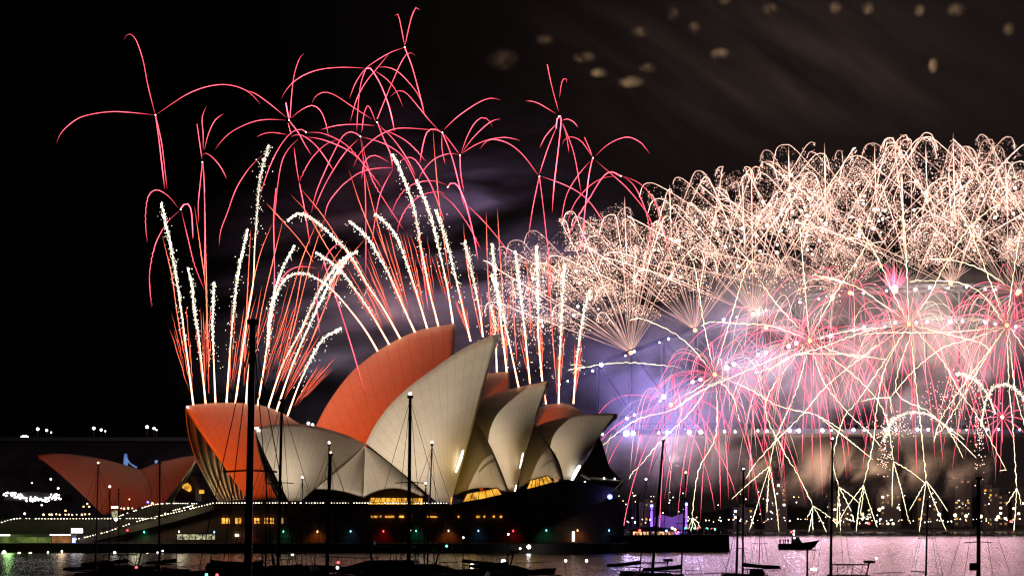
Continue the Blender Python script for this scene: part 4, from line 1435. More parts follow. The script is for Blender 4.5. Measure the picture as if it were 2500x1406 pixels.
for q, r_, m in (((-0.3, 0, 5.0), 0.26, 'lamp_white'), ((-1.0, -0.2, 4.75), 0.26, 'lamp_red'), ((-0.35, -0.5, 4.1), 0.24, 'lamp_white'), ((-0.2, -0.95, 3.1), 0.22, 'lamp_white')):
    b = MB(); b.ball(q, r_); local_build(b, "deck_lamp", M[m], la)
for k, dx in enumerate((-4.0, -3.0, -2.5, -1.8)):
    person((pl.x + dx, 512.3 - dx * 0.1, 1.2), "person in dark clothes on the launch, %s from its stern" % ORD[k], "crew of the launch", 1.0, k)


# ------------------------------------------------------------------ fireworks
def trail(pts, d0, d1, r, m, parent, name="trail", heat=None, wob=0.0, wl=22.0, n=None, taper=True, start=0.12, sides=5, phase=0.0, wstart=0.0, fade=0.22):
    """One star's burning track through the photo points, from depth d0 to depth d1."""
    length = sum(math.dist(a, b) for a, b in zip(pts, pts[1:]))
    n = n or max(8, int(length / (6 if wob else 11)))
    q = smooth(pts, n)
    out, rr, hh = [], [], []
    acc, ph = 0.0, R.uniform(0, 6)
    for i, (x, y) in enumerate(q):
        t = i / (n - 1)
        if i: acc += math.dist(q[i], q[i - 1])
        if wob and t >= wstart:
            a, c = q[max(i - 1, 0)], q[min(i + 1, n - 1)]
            dx, dy = c[0] - a[0], c[1] - a[1]
            l_ = math.hypot(dx, dy) or 1
            w_ = wob * math.sin(TAU * acc / wl + phase + 0.9 * math.sin(acc / 31.0 + phase)) * (0.6 + 0.4 * math.sin(acc / 17.0))
            x, y = x - dy / l_ * w_, y + dx / l_ * w_
        d = d0 + (d1 - d0) * t
        out.append(P(x, y, d))
        k = 1.0
        if taper:
            k = min(1.0, start + (1 - start) * t / 0.28) * min(1.0, 0.06 + (1 - t) / fade)
        rr.append(r / FPX * d * (0.55 + 0.45 * k))
        hh.append((heat or 1.0) * k * (0.78 + 0.3 * R.random() + 0.28 * math.sin(acc / 23.0 + ph)))
    b = MB()
    b.tube(out, rr, hh, sides=sides)
    return b.build(name, m, parent, heat=True)


def red_burst(label, centre, d, arcs, heads=True, m='red', r=0.8):
    c = P(*centre, d)
    t = thing("red_burst", label, "firework", c, "red star bursts over the shells")
    for k, a in enumerate(arcs):
        opt = {}
        if isinstance(a, tuple) and isinstance(a[0], dict): opt, a = a
        dz = R.uniform(-14, 14)
        trail(a, d, d + dz, opt.get('r', r), M[m], t, wob=opt.get('wob', 0), wl=opt.get('wl', 14), start=opt.get('start', 0.12), heat=opt.get('h', R.uniform(0.75, 1.15)), wstart=opt.get('ws', 0.0))
    if heads:
        b = MB()
        b.ball(c, 1.5 / FPX * d, nu=8, nv=6)
        b.build("star", M['flash'], t)
    return t


W_ = {'wob': 1.3, 'wl': 11, 'ws': 0.45}
TH = {'r': 1.15, 'start': 1.0, 'h': 1.7}
red_burst("lone red burst highest over the forecourt side, arcs like a palm", (379.5, 281), 600, [
    [(379, 281), (361, 209), (349, 147), (332, 98), (316, 83), (306, 90), (303, 98)], [(375, 281), (329, 276), (277, 273), (231, 278), (192, 289), (162, 311), (146, 330), (138, 350)],
    [(385, 278), (421, 253), (460, 229), (502, 213), (542, 207), (574, 211), (600, 221), (617, 234), (636, 255)],
    ({'start': 1.0, 'r': 1.1}, [(380, 283), (389, 350), (396, 410), (402, 462)]), ({'start': 1.0, 'r': 0.9}, [(380, 283), (395, 352), (403, 420), (408, 462)])])
red_burst("small red burst on two long stems nearest the lone palm burst", (494, 396), 590, [
    ({'start': 1.0}, [(481, 304), (488, 353), (493, 389)]), [(496, 366), (496, 327), (493, 294), (496, 278), (504, 260)], [(499, 366), (509, 327), (525, 294), (546, 278)],
    [(493, 379), (497, 373), (512, 379), (532, 399), (545, 419), (553, 437)], ({'start': 1.0}, [(494, 398), (488, 455), (484, 500), (485, 545)]), ({'start': 1.0, 'r': 1.1}, [(495, 398), (499, 460), (500, 580), (499, 700)])])
red_burst("red burst with a thick white stub, drooping arcs on both sides", (706, 294), 610, [
    ({'start': 1.0}, [(708, 288), (713, 222), (719, 180), (731, 144), (742, 131)]), (TH, [(698, 252), (702, 275), (706, 294)]), [(711, 289), (731, 272), (760, 258), (780, 268), (793, 294), (803, 337)],
    ({'start': 1.0, 'r': 1.0}, [(708, 298), (728, 324), (744, 353), (760, 379)]), [(698, 294), (656, 292), (617, 298), (574, 317), (548, 337), (525, 365)], [(700, 288), (656, 252), (623, 229), (600, 221)],
    [(703, 300), (707, 315), (711, 330)]])
red_burst("highest red burst with two tall hooks like antennae", (988, 116), 615, [
    [(988, 113), (979, 65), (973, 39), (967, 32), (964, 39)], ({'r': 1.1}, [(989, 111), (999, 65), (1007, 36), (1017, 18), (1025, 25)]), [(986, 117), (953, 129), (917, 150), (891, 170), (868, 203), (853, 242)],
    [(950, 131), (921, 167), (894, 200), (871, 242), (855, 298)], ({'start': 1.0, 'r': 1.15}, [(989, 119), (1006, 164), (1022, 222), (1032, 262), (1037, 283)])])
red_burst("red burst with a flat arc reaching far over its neighbours", (901, 167), 605, [
    [(888, 167), (835, 165), (783, 170), (744, 183), (714, 203), (695, 226), (687, 242)], ({'start': 1.0}, [(894, 168), (885, 190), (878, 222), (873, 278), (871, 320)]),
    (TH, [(894, 168), (904, 167), (927, 203), (947, 252), (958, 294), (963, 322)]), [(914, 173), (943, 193), (963, 216), (976, 242), (984, 263)], [(917, 165), (947, 165), (973, 177), (999, 203), (1019, 229), (1035, 262)]], heads=False)
red_burst("red burst with corkscrew arcs below the flat-armed one", (921, 299), 600, [
    ({'start': 1.0}, [(921, 291), (943, 236), (960, 196), (979, 154), (997, 129), (1014, 136)]), [(907, 291), (862, 262), (816, 232), (790, 226), (770, 236), (762, 252)], (W_, [(917, 298), (907, 272), (898, 258), (889, 278), (883, 324)]),
    (W_, [(927, 314), (960, 327), (989, 343), (1012, 363), (1040, 394)]), ({'start': 1.0, 'r': 1.1}, [(922, 301), (937, 340), (953, 375), (958, 409)]), [(914, 307), (868, 304), (822, 307), (783, 317)],
    [(925, 305), (960, 340), (992, 385), (1015, 430)]])
red_burst("red burst with a broad looping crown low among the arcs", (747, 324), 595, [
    ({'r': 0.9, 'start': 1.0}, [(747, 322), (731, 316), (708, 327), (682, 360), (662, 399), (646, 442), (636, 475)]), ({'r': 1.1}, [(711, 334), (731, 329), (757, 343), (783, 370), (816, 419)]), (W_, [(750, 324), (783, 325), (822, 340), (855, 363), (888, 402), (914, 435), (938, 468)]),
    [(747, 335), (783, 340), (829, 357), (862, 376), (885, 399)], [(728, 340), (705, 363), (688, 396), (677, 460), (670, 540)], [(718, 360), (724, 409), (731, 448)], [(700, 329), (666, 324), (643, 327), (627, 335)],
    [(641, 379), (610, 409), (577, 460), (555, 520), (539, 563), (535, 599)]])
red_burst("red burst whose arch rises just past the looping crown", (880, 334), 607, [
    ({'r': 0.9, 'start': 1.0}, [(878, 332), (858, 322), (836, 334), (813, 376), (793, 419), (772, 470), (760, 520)]), [(875, 340), (845, 370), (816, 412), (790, 458), (768, 510)], [(885, 335), (927, 347), (960, 363), (986, 386), (1006, 422), (1022, 460)],
    (W_, [(829, 340), (796, 353), (764, 383), (744, 415), (731, 445)]), [(880, 338), (885, 370), (888, 405), (892, 470), (893, 560), (893, 679)], (W_, [(882, 338), (905, 430), (945, 500), (985, 560)])])
red_burst("red burst with a long upward arc towards the bridge", (1080, 324), 602, [
    [(1084, 317), (1114, 288), (1150, 262), (1176, 247), (1200, 240), (1222, 245)], [(1074, 321), (1048, 294), (1022, 262), (993, 229), (973, 222), (953, 236)], ({'r': 1.1, 'start': 1.0}, [(1076, 322), (1058, 315), (1042, 324), (1032, 357), (1025, 399)]),
    [(1071, 319), (993, 313), (957, 317), (921, 334), (888, 363), (872, 386), (863, 409)], [(1079, 327), (1079, 363), (1087, 401)], ({'start': 1.0, 'r': 1.1}, [(1081, 327), (1104, 386), (1123, 460), (1135, 510)]), [(1085, 328), (1103, 352), (1121, 376)]])
red_burst("red burst with three hooks towards the bridge", (1123, 379), 598, [
    [(1125, 377), (1141, 333), (1159, 301), (1178, 287), (1194, 295), (1202, 311)], [(1128, 373), (1153, 339), (1181, 311), (1203, 295), (1222, 291)], [(1128, 375), (1159, 355), (1194, 341), (1231, 336), (1253, 339), (1270, 344)],
    [(1120, 378), (1100, 375), (1071, 383), (1048, 399), (1028, 425), (1022, 442)], ({'start': 1.0, 'r': 1.1}, [(1123, 380), (1125, 425), (1133, 469)])])
red_burst("red burst spreading like an umbrella above the tall orange shell", (963, 407), 590, [
    ({'r': 1.1}, [(966, 406), (989, 386), (1012, 389), (1035, 422), (1055, 458), (1085, 540)]), [(960, 409), (914, 412), (878, 422), (849, 442), (829, 460), (800, 500), (790, 550)], [(950, 397), (921, 381), (901, 383), (888, 402), (883, 438)],
    [(960, 412), (930, 470), (915, 540), (908, 600)]], heads=False)
red_burst("red burst with a thick white hook above the tallest orange tip", (1093, 457), 585, [
    (TH, [(1093, 458), (1103, 446), (1119, 456), (1135, 492), (1147, 535), (1159, 587), (1167, 635)]), (W_, [(1091, 452), (1059, 442), (1019, 446), (988, 464), (968, 492), (954, 527)]), (W_, [(1087, 476), (1071, 468), (1031, 476), (1000, 500), (980, 531), (968, 571)]),
    (W_, [(1075, 472), (1107, 500), (1139, 543), (1155, 571), (1175, 611)]), [(1140, 500), (1185, 545), (1230, 600), (1250, 630)]])
red_burst("red burst with one long straight spike and a bright loop", (1365, 285), 620, [
    ({'start': 1.0}, [(1336, 158), (1347, 211), (1364, 273)]), [(1366, 240), (1371, 204), (1378, 191), (1384, 195), (1383, 203)], [(1357, 278), (1319, 255), (1300, 248), (1283, 247)],
    ({'r': 1.25, 'start': 1.0, 'h': 1.5}, [(1358, 314), (1360, 292), (1365, 284), (1370, 291), (1364, 355), (1353, 449), (1348, 519)]), [(1372, 295), (1385, 291), (1400, 298), (1411, 311)], [(1372, 301), (1382, 327), (1389, 373)],
    [(1374, 301), (1397, 361), (1408, 408), (1418, 469)], [(1360, 301), (1332, 333), (1318, 361)], [(1360, 308), (1338, 361), (1316, 428)]])
red_burst("red burst low beside the looped one, two straight legs", (1317, 431), 612, [
    [(1314, 428), (1278, 380), (1244, 352), (1210, 341), (1188, 345), (1172, 364)], [(1322, 431), (1372, 449), (1413, 470), (1444, 499), (1482, 555)], ({'start': 1.0}, [(1316, 433), (1300, 511), (1290, 579)]),
    ({'start': 1.0}, [(1317, 433), (1325, 495), (1332, 558), (1340, 640), (1338, 740)])])
red_burst("red burst nearest the gold glitter, a thick pale tail below", (1448, 386), 618, [
    ({'start': 1.0}, [(1427, 336), (1438, 361), (1446, 383)]), [(1444, 381), (1419, 345), (1391, 334), (1375, 345), (1372, 355)], (dict(W_, ws=0.8), [(1454, 381), (1482, 355), (1513, 339), (1538, 336), (1563, 348), (1579, 366), (1587, 377)]),
    (TH, [(1447, 386), (1438, 427), (1430, 495), (1424, 560), (1420, 620)]), [(1441, 394), (1410, 430), (1382, 480), (1369, 549)], [(1454, 392), (1491, 424), (1532, 461), (1579, 520), (1600, 570)]])
red_burst("red burst already sinking into the gold glitter", (1516, 430), 616, [
    (dict(W_, r=1.2, start=1.0), [(1515, 430), (1491, 420), (1469, 436), (1438, 486), (1405, 540), (1385, 585)]), [(1510, 430), (1469, 436), (1432, 461), (1400, 502), (1382, 558)], [(1519, 430), (1547, 452), (1569, 495), (1583, 542), (1592, 620)],
    [(1521, 430), (1563, 449), (1594, 486), (1613, 536), (1640, 640)]])
red_burst("low red burst beside the first white comet, arcs falling to the water side", (441, 512), 575, [
    (W_, [(435, 508), (412, 480), (384, 464), (364, 476), (356, 512), (356, 560), (360, 591)]), (TH, [(441, 510), (455, 496), (467, 516), (471, 583)]), (W_, [(437, 516), (408, 544), (380, 595), (366, 659), (366, 707), (371, 749)]),
    (W_, [(443, 516), (459, 583), (475, 647), (499, 707)])])
red_burst("faint low red burst tangled among the white comets", (784, 663), 560, [
    [(784, 663), (798, 623), (822, 597), (834, 603)], [(774, 655), (730, 651), (698, 667), (674, 707)], [(778, 663), (774, 739), (780, 814)]], heads=False)
for k, (pts, d, lab) in enumerate((([(790, 640), (822, 731), (857, 842), (893, 966)], 515, "lone red star falling across the face of the tall orange shell"),
                                   ([(674, 460), (668, 532), (670, 675), (662, 800)], 570, "lone red star falling behind the white comets of the low orange shell"),
                                   ([(731, 448), (745, 520), (757, 600)], 590, "short red star falling below the looping crown"),
                                   ([(1023, 560), (1030, 640), (1046, 760)], 590, "lone red star falling above the tall orange shell's ridge"))):
    t = thing("red_star", lab, "firework", P(*pts[-1], d), "lone falling red stars")
    trail(pts, d, d, 0.95, M['red'], t, start=1.0)
# orange tracers
TR = [([(396, 575), (419, 671), (431, 755), (448, 860)], 560), ([(475, 504), (491, 619), (503, 715), (505, 850)], 562), ([(650, 496), (698, 548), (738, 595), (765, 640)], 565), ([(710, 476), (750, 520), (798, 603), (860, 700), (900, 770)], 560),
      ([(734, 460), (786, 524), (838, 603), (890, 690), (950, 790)], 566), ([(664, 548), (631, 635), (595, 806), (585, 900)], 561), ([(692, 534), (666, 639), (635, 779), (628, 870)], 563), ([(794, 528), (758, 639), (718, 799), (690, 900)], 562),
      ([(848, 588), (800, 660), (745, 790), (690, 930)], 563), ([(890, 585), (845, 640), (815, 700), (760, 830)], 564), ([(778, 532), (735, 640), (690, 790), (650, 900)], 566), ([(1187, 518), (1190, 640), (1196, 760), (1200, 860)], 580),
      ([(1214, 507), (1222, 640), (1232, 780), (1240, 890)], 582), ([(1057, 318), (1065, 420), (1075, 520), (1100, 700)], 590), ([(1131, 545), (1140, 640), (1158, 740), (1175, 815)], 560), ([(1285, 632), (1292, 720), (1296, 820)], 575),
      ([(1347, 608), (1343, 700), (1350, 830), (1360, 960)], 585), ([(1248, 640), (1254, 760), (1262, 880)], 580), ([(852, 415), (880, 500), (925, 610), (975, 740)], 575), ([(890, 420), (915, 520), (950, 640), (1000, 780)], 577), ([(1002, 470), (1020, 560), (1045, 680), (1065, 785)], 575),
      ([(612, 560), (606, 680), (600, 800), (596, 940)], 562), ([(500, 470), (502, 600), (506, 760), (510, 960)], 558), ([(740, 640), (720, 760), (690, 880)], 560), ([(828, 650), (790, 760), (740, 880)], 561)]
for k, (pts, d) in enumerate(TR):
    t = thing("orange_tracer", "orange tracer star rising from the shells, %s along from the forecourt" % ORD[k], "firework", P(*pts[-1], d), "orange tracers rising between the comets")
    trail(pts[::-1], d, d + R.uniform(-8, 8), 0.8, M['orange'], t, start=0.35, wob=0.5, wl=9)


def white_comet(label, pts, d0, d1, g0=0.42, thick=6.0, dens=1.0, heat=1.0):
    """A mine comet: a clean orange-white stem off the ridge, then a thick ragged head of white glitter."""
    t = thing("white_comet", label, "firework", P(*pts[0], d0), "white glitter comets off the ridges")
    L = sum(math.dist(a, b) for a, b in zip(pts, pts[1:]))
    n = max(24, int(L / 7))
    q = smooth(pts, n)
    ns = min(n, max(4, int(n * (g0 + 0.32))))
    out, rr, hh = [], [], []
    for i in range(ns):
        u = i / (ns - 1)
        d = d0 + (d1 - d0) * i / (n - 1)
        out.append(P(*q[i], d))
        rr.append((2.0 - 1.2 * u) / FPX * d)
        hh.append(1.35 - 0.85 * u)
    b = MB()
    b.tube(out, rr, hh, sides=6)
    b.build("stem", M['stem'], t, heat=True)
    b = MB()
    i0 = int(n * g0)
    for i in range(i0, n):
        u = (i - i0) / max(1, n - 1 - i0)
        wdt = thick * (0.25 + 0.75 * min(1, u * 2.2)) * (1.0 if u < 0.93 else 0.75)
        d = d0 + (d1 - d0) * i / (n - 1)
        for _ in range(int(15 * dens * (0.5 + u))):
            f = R.random()
            x = q[i][0] + (q[min(i + 1, n - 1)][0] - q[i][0]) * f + R.gauss(0, wdt * 0.42)
            y = q[i][1] + (q[min(i + 1, n - 1)][1] - q[i][1]) * f + R.gauss(0, wdt * 0.42)
            b.spark(P(x, y, d + R.gauss(0, 0.8)), R.uniform(0.45, 1.15) / FPX * d, heat * min(2.5, 0.25 + R.expovariate(1.4)))
        if R.random() < 0.85 * dens:
            for _ in range(2):
                b.spark(P(q[i][0] + R.gauss(0, thick * 1.5), q[i][1] + abs(R.gauss(0, thick * 1.3)), d), R.uniform(0.7, 1.4) / FPX * d, R.uniform(0.4, 0.9))
    core = [P(q[i][0] + R.gauss(0, 0.5), q[i][1], d0 + (d1 - d0) * i / (n - 1)) for i in range(i0, n)]
    if len(core) > 3 and dens > 0.3:
        b.tube(core, [(0.4 + 0.8 * math.sin(math.pi * min(0.95, 0.1 + k / len(core)))) / FPX * d0 * (thick / 5) for k in range(len(core))], [heat * 0.3 * R.uniform(0.4, 1.5) for _ in core], sides=5)
    b.build("glitter", M['white'], t, heat=True)["kind"] = "stuff"
    return t


A1 = lambda x, y: AX_O.at(x, y).y
WC = [("low orange shell", [[(472, 988), (453, 838), (441, 747), (423, 631), (404, 544), (394, 498)], [(502, 984), (487, 838), (475, 759), (469, 699), (459, 655)], [(526, 982), (521, 858), (519, 779), (523, 691)],
                            [(553, 982), (563, 838), (571, 755), (583, 659), (604, 562)], [(575, 983), (590, 870), (605, 770), (618, 690), (622, 600), (628, 520), (636, 430), (656, 357)], [(601, 984), (606, 900), (618, 820)], [(629, 990), (650, 858), (658, 771), (682, 675), (718, 602)],
                            [(654, 997), (690, 890), (730, 815), (780, 710), (830, 640), (872, 614)], [(675, 1003), (714, 890), (762, 780), (806, 690), (842, 640), (860, 620)], [(702, 1014), (730, 938), (762, 870), (790, 826), (832, 802)]], 0),
      ("tall orange shell", [[(925, 862), (897, 814), (866, 771), (818, 715), (778, 683), (738, 667), (696, 682), (668, 740), (654, 838)], [(952, 844), (905, 763), (873, 715), (826, 655), (772, 617)], [(979, 830), (937, 755), (897, 695), (858, 627), (818, 583), (770, 540), (730, 522), (704, 538)],
                             [(1013, 811), (980, 739), (952, 675), (924, 623), (900, 583), (855, 541)], [(1043, 802), (1008, 687), (972, 587), (944, 547), (917, 523)], [(1070, 795), (1047, 703), (1027, 599), (1008, 500), (972, 404), (958, 378)], [(1106, 789), (1091, 695), (1071, 607), (1047, 515), (1017, 442)]], 0)]
for nm, lst, _ in WC:
    for k, pts in enumerate(lst):
        d = A1(*pts[0])
        tall = nm[0] == 'l' and k == 4
        white_comet("white glitter comet off the %s's ridge, %s from the forecourt end" % (nm, ORD[k]), pts, d, d + R.uniform(-12, 12), 0.62 if tall else (0.8 if (nm[0] == 'l' and k == 5) else 0.3), 5.0 if not tall else 7.0, 0.85 if tall else 1.15, 0.7 if tall else 1.0)
for k, (pts, ax) in enumerate((([(1149, 833), (1131, 758), (1111, 671), (1087, 579), (1065, 515)], AX_W), ([(1179, 822), (1171, 758), (1155, 679), (1135, 591)], AX_W), ([(1188, 910), (1186, 888)], AX_O),
                               ([(1213, 907), (1209, 806), (1204, 770), (1197, 748)], AX_O), ([(1237, 907), (1227, 818), (1215, 719), (1201, 597)], AX_O), ([(1266, 944), (1246, 850), (1222, 740), (1200, 672)], AX_W), ([(1294, 936), (1282, 818), (1274, 739), (1258, 615)], AX_W),
                               ([(1324, 930), (1314, 818), (1314, 758), (1310, 603)], AX_W), ([(1333, 985), (1330, 962)], AX_O), ([(1364, 985), (1366, 880), (1371, 778), (1378, 647)], AX_O), ([(1400, 985), (1408, 880), (1424, 770), (1440, 711)], AX_O))):
    d = ax.at(*pts[0]).y
    white_comet("white glitter comet off the harbour-side shells, %s from the tall cream shell's tip" % ORD[k], pts, d, d + R.uniform(-6, 6), 0.3 if len(pts) > 2 else 0.9, 6.0, 1.0 if len(pts) > 2 else 0.05)


def streak_fan(label, base, d, ang, spread, n, l0, l1, m='orange', r=0.5, rr=None):
    """A spray of thin orange stars beside a comet."""
    t = thing("streak_fan", label, "firework", P(*base, d), "sprays of thin orange streaks between the comets")
    for k in range(n):
        a = math.radians(ang + (k / max(1, n - 1) - 0.5) * spread + R.uniform(-1.5, 1.5))
        L = R.uniform(l0, l1)
        s = L * R.uniform(0.15, 0.45)
        p0 = (base[0] + math.sin(a) * s, base[1] - math.cos(a) * s)
        p1 = (base[0] + math.sin(a) * L, base[1] - math.cos(a) * L)
        pm = ((p0[0] + p1[0]) / 2 - 2 * math.sin(a), (p0[1] + p1[1]) / 2)
        trail([p0, pm, p1], d, d + R.uniform(-4, 4), r, M[m], t, "streak", wob=1.1, wl=13, start=0.1, phase=R.uniform(0, 6), heat=R.uniform(0.3, 0.95), n=16)
    return t


FANS = [((472, 988), -10, 16, 7, 150, 250), ((502, 985), -2, 12, 7, 150, 240), ((560, 983), 7, 14, 7, 150, 280), ((585, 983), 12, 12, 8, 160, 330), ((629, 991), 15, 14, 8, 170, 330), ((654, 998), 20, 14, 8, 170, 300), ((675, 1004), 27, 12, 7, 160, 260), ((702, 1014), 38, 10, 7, 140, 200),
        ((952, 843), -27, 10, 6, 120, 260), ((979, 829), -24, 10, 6, 120, 260), ((1013, 811), -19, 10, 8, 130, 300), ((1043, 802), -14, 10, 8, 130, 260), ((1070, 796), -12, 9, 7, 120, 260), ((1106, 790), -12, 10, 6, 100, 240),
        ((1149, 834), -15, 14, 9, 80, 160), ((1179, 822), -6, 9, 7, 70, 170), ((1237, 908), -3, 10, 7, 80, 200), ((1324, 930), -4, 9, 8, 80, 200), ((1294, 936), -8, 9, 5, 80, 190), ((1400, 985), 5, 8, 6, 80, 200), ((1364, 985), 1, 7, 5, 80, 220), ((1213, 908), -2, 9, 7, 100, 210)]
for k, (bpx, a, sp, n, l0, l1) in enumerate(FANS):
    streak_fan("spray of thin orange streaks off the ridges, %s along from the forecourt" % ORD[k], bpx, AX_O.at(*bpx).y + 2, a, sp, n, l0, l1)


# gold comets over the bridge, with drooping glitter heads
def outline(x):
    return chord_y([(1150, 660), (1200, 610), (1260, 590), (1330, 550), (1420, 505), (1500, 465), (1600, 440), (1700, 405), (1820, 378), (1900, 362), (2000, 352), (2120, 345), (2200, 332), (2330, 330), (2500, 334), (2800, 345)], x)


GB = [(1540, 861), (1697, 806), (1838, 767), (1960, 729), (2080, 713), (2225, 704), (2330, 703), (2460, 706), (2580, 715)]


def gold_comet(base, X, H, d, dz, sa=0.74, drag=2.9, gl=120, r=0.62, heat=0.75):
    t = thing("gold_comet", "gold comet over the bridge, its head a drooping curl of glitter", "firework", P(*base, d), "gold comets over the bridge arch")
    n = max(22, int((abs(X) + H) / 10))
    sx = (1 if X > 0 else -1) * (1 if R.random() < 0.82 else -1)
    rc = R.choice((R.uniform(5, 14), R.uniform(12, 26), R.uniform(20, 36)))
    bx, by = base
    bow = sa - 0.79
    pts = smooth([(bx, by), (bx + X * (0.5 + bow), by - H * 0.57), (bx + X * (0.83 + bow * .5), by - H * 0.87), (bx + X * 0.95, by - H * 0.975), (bx + X + sx * rc * 0.15, by - H),
                  (bx + X + sx * rc * 0.95, by - H + rc * 0.3), (bx + X + sx * rc * 1.35, by - H + rc * (1.0 + drag * 0.3))], n)
    out = [P(x, y, d + dz * i / (n - 1)) for i, (x, y) in enumerate(pts)]
    b = MB()
    b.tube(out, [(r * (0.75 + 0.5 * math.sin(math.pi * min(1, i / (n - 1)))) + 0.35 * max(0, i / (n - 1) - 0.6)) / FPX * d for i in range(n)],
           [heat * (0.12 + 1.25 * i / (n - 1)) * R.uniform(0.6, 1.4) for i in range(n)], sides=4)
    b.build("trail", M['gold'], t, heat=True)
    b = MB()
    for _ in range(gl):
        s = 1 - 0.45 * R.random() ** 1.5
        i = min(n - 1, int(s * (n - 1)))
        fall = abs(R.gauss(0, 1)) * (3 + 24 * max(0, s - 0.5))
        b.spark(P(pts[i][0] + R.gauss(0, 3.2) + (X / 60) * 0, pts[i][1] + fall + R.gauss(0, 2), d + dz * s + R.gauss(0, 3)), R.uniform(0.5, 0.9) / FPX * d, min(2.0, 0.12 + R.expovariate(2.2)))
    b.build("glitter", M['glit'], t, heat=True)["kind"] = "stuff"


for gi, base in enumerate(GB):
    lo_, hi_, n = (-370, 200, 26) if gi == 0 else (-390, 330, 20)
    for k in range(n):
        X = lo_ + (hi_ - lo_) * (k + R.uniform(0.1, 0.9)) / n
        xt = base[0] + X
        if xt > 2530: continue
        top = outline(xt) + R.choice((R.uniform(-8, 30), R.uniform(30, 120), R.uniform(70, 230), R.uniform(120, 300)))
        if gi == 0 and X < -120: top = outline(xt) + R.uniform(0, 220) * (k % 2)
        H = max(60, base[1] - top)
        gold_comet(base, X, H, DB - 8 + R.uniform(-6, 6), R.uniform(-25, 25), sa=R.uniform(0.72, 0.86), drag=R.uniform(1.2, 2.8), gl=int(R.uniform(50, 130)), heat=R.choice((0.35, 0.55, 0.75, 1.0)))
# straight spikes through the top
for k, (x, y0, y1, r_) in enumerate(((2013, 348, 560, 1.6), (2327, 324, 560, 1.5), (1813, 435, 620, 1.2), (2135, 345, 520, 1.2), (2202, 416, 620, 2.0), (1635, 450, 600, 1.0), (1525, 480, 640, 1.2), (2455, 380, 560, 1.1), (2260, 350, 500, 1.0), (1925, 357, 520, 1.3))):
    t = thing("gold_spike", "straight gold spike among the glitter curls, %s from the opera house" % ORD[sorted((1525, 1635, 1813, 1925, 2013, 2135, 2202, 2260, 2327, 2455)).index(x)], "firework", P(x, y1, DB), "straight gold spikes")
    trail([(x + 6, y1), (x + 2, (y0 + y1) / 2), (x, y0)], DB, DB - 5, r_ * 0.6, M['gold'], t, start=0.3, heat=1.4)
# the dense glitter that fills the mass: nobody could count it
g = MB()
for _ in range(190):
    cx = R.uniform(1250, 2560)
    top = outline(cx)
    cyy = top + 62 + 270 * R.random() ** 0.9 * (1.0 if cx > 1500 else 0.85)
    rad = R.uniform(40, 85)
    d = DB + R.uniform(-30, 30)
    hot = R.uniform(0.5, 1.1)
    sq = R.uniform(0.6, 1.3)
    for _k in range(330):
        a = R.uniform(0, math.pi)
        q = rad * math.sqrt(R.uniform(0.12, 1.0))
        x, y = cx + math.cos(a) * q, cyy - math.sin(a) * q * sq + 10
        if y < outline(x) + 34: continue
        g.spark(P(x, y, d + R.gauss(0, 6)), R.uniform(0.45, 0.85) / FPX * d, hot * min(2.2, 0.1 + R.expovariate(2.2)))
tag(g.build("gold_glitter_cloud", M['glit'], heat=True), "dense cloud of gold glitter filling the sky above the bridge arch", "firework", kind="stuff")
for _ in range(125):
    x = R.choice((R.uniform(1300, 2500), R.uniform(1600, 2500), R.gauss(2000, 180)))
    if not 1290 < x < 2510: continue
    y = outline(x) + R.gauss(185, 42) + (20 if x < 1600 else 0)
    d = DB + R.uniform(-20, 10)
    b = MB()
    b.ball(P(x, y, d), R.uniform(1.5, 4.0) / FPX * d, nu=8, nv=6)
    tag(b.build("strobe_star", M['flash']), "round white strobe star in the gold glitter above the bridge", "firework", "strobe stars in the gold glitter")
# gold fountain fans right at the arch
for k, (x, y, n, sp, l0, l1) in enumerate(((1540, 861, 17, 96, 90, 240), (1697, 806, 15, 80, 70, 200), (1838, 767, 15, 90, 60, 170), (2032, 728, 11, 90, 40, 100), (2321, 692, 15, 100, 40, 110), (2490, 712, 9, 80, 60, 130))):
    t = thing("gold_fountain", "fan of thin gold jets on the arch, %s from the opera house" % ORD[k], "firework", P(x, y, DB - 12), "gold fountains on the arch")
    for j in range(n):
        a = math.radians((j / (n - 1) - 0.5) * sp - (14 if k < 2 else 0))
        L = R.uniform(l0, l1)
        trail([(x, y), (x + math.sin(a) * L * .5, y - math.cos(a) * L * .5), (x + math.sin(a) * L, y - math.cos(a) * L + 6)], DB - 12, DB - 12 + R.uniform(-10, 10), 0.6, M['gold'], t, "jet", start=0.9, heat=0.42, n=8, sides=4)
    b = MB()
    b.ball(P(x, y, DB - 13), 5 / FPX * DB)
    b.build("nozzle_flame", M['ember'], t)
# pink mine
t = thing("pink_mine", "pink brush-like mine bursting from the arch crown", "firework", P(2183, 716, DB - 14))
for j in range(46):
    a = math.radians(R.uniform(-48, 48))
    L = R.uniform(55, 112) * (1 - 0.25 * abs(a))
    trail([(2183 + R.uniform(-3, 3), 712), (2183 + math.sin(a) * L * .5, 712 - math.cos(a) * L * .5), (2183 + math.sin(a) * L, 712 - math.cos(a) * L)], DB - 14, DB - 14 + R.uniform(-10, 10), R.uniform(0.8, 1.6), M['pink'], t, "streak", start=1.6, heat=R.uniform(0.35, 0.9), n=8, sides=4)
b = MB(); b.ball(P(2184, 706, DB - 15), 8 / FPX * DB, sq=(1, 1, 1.3)); b.build("flame", M['flash'], t)

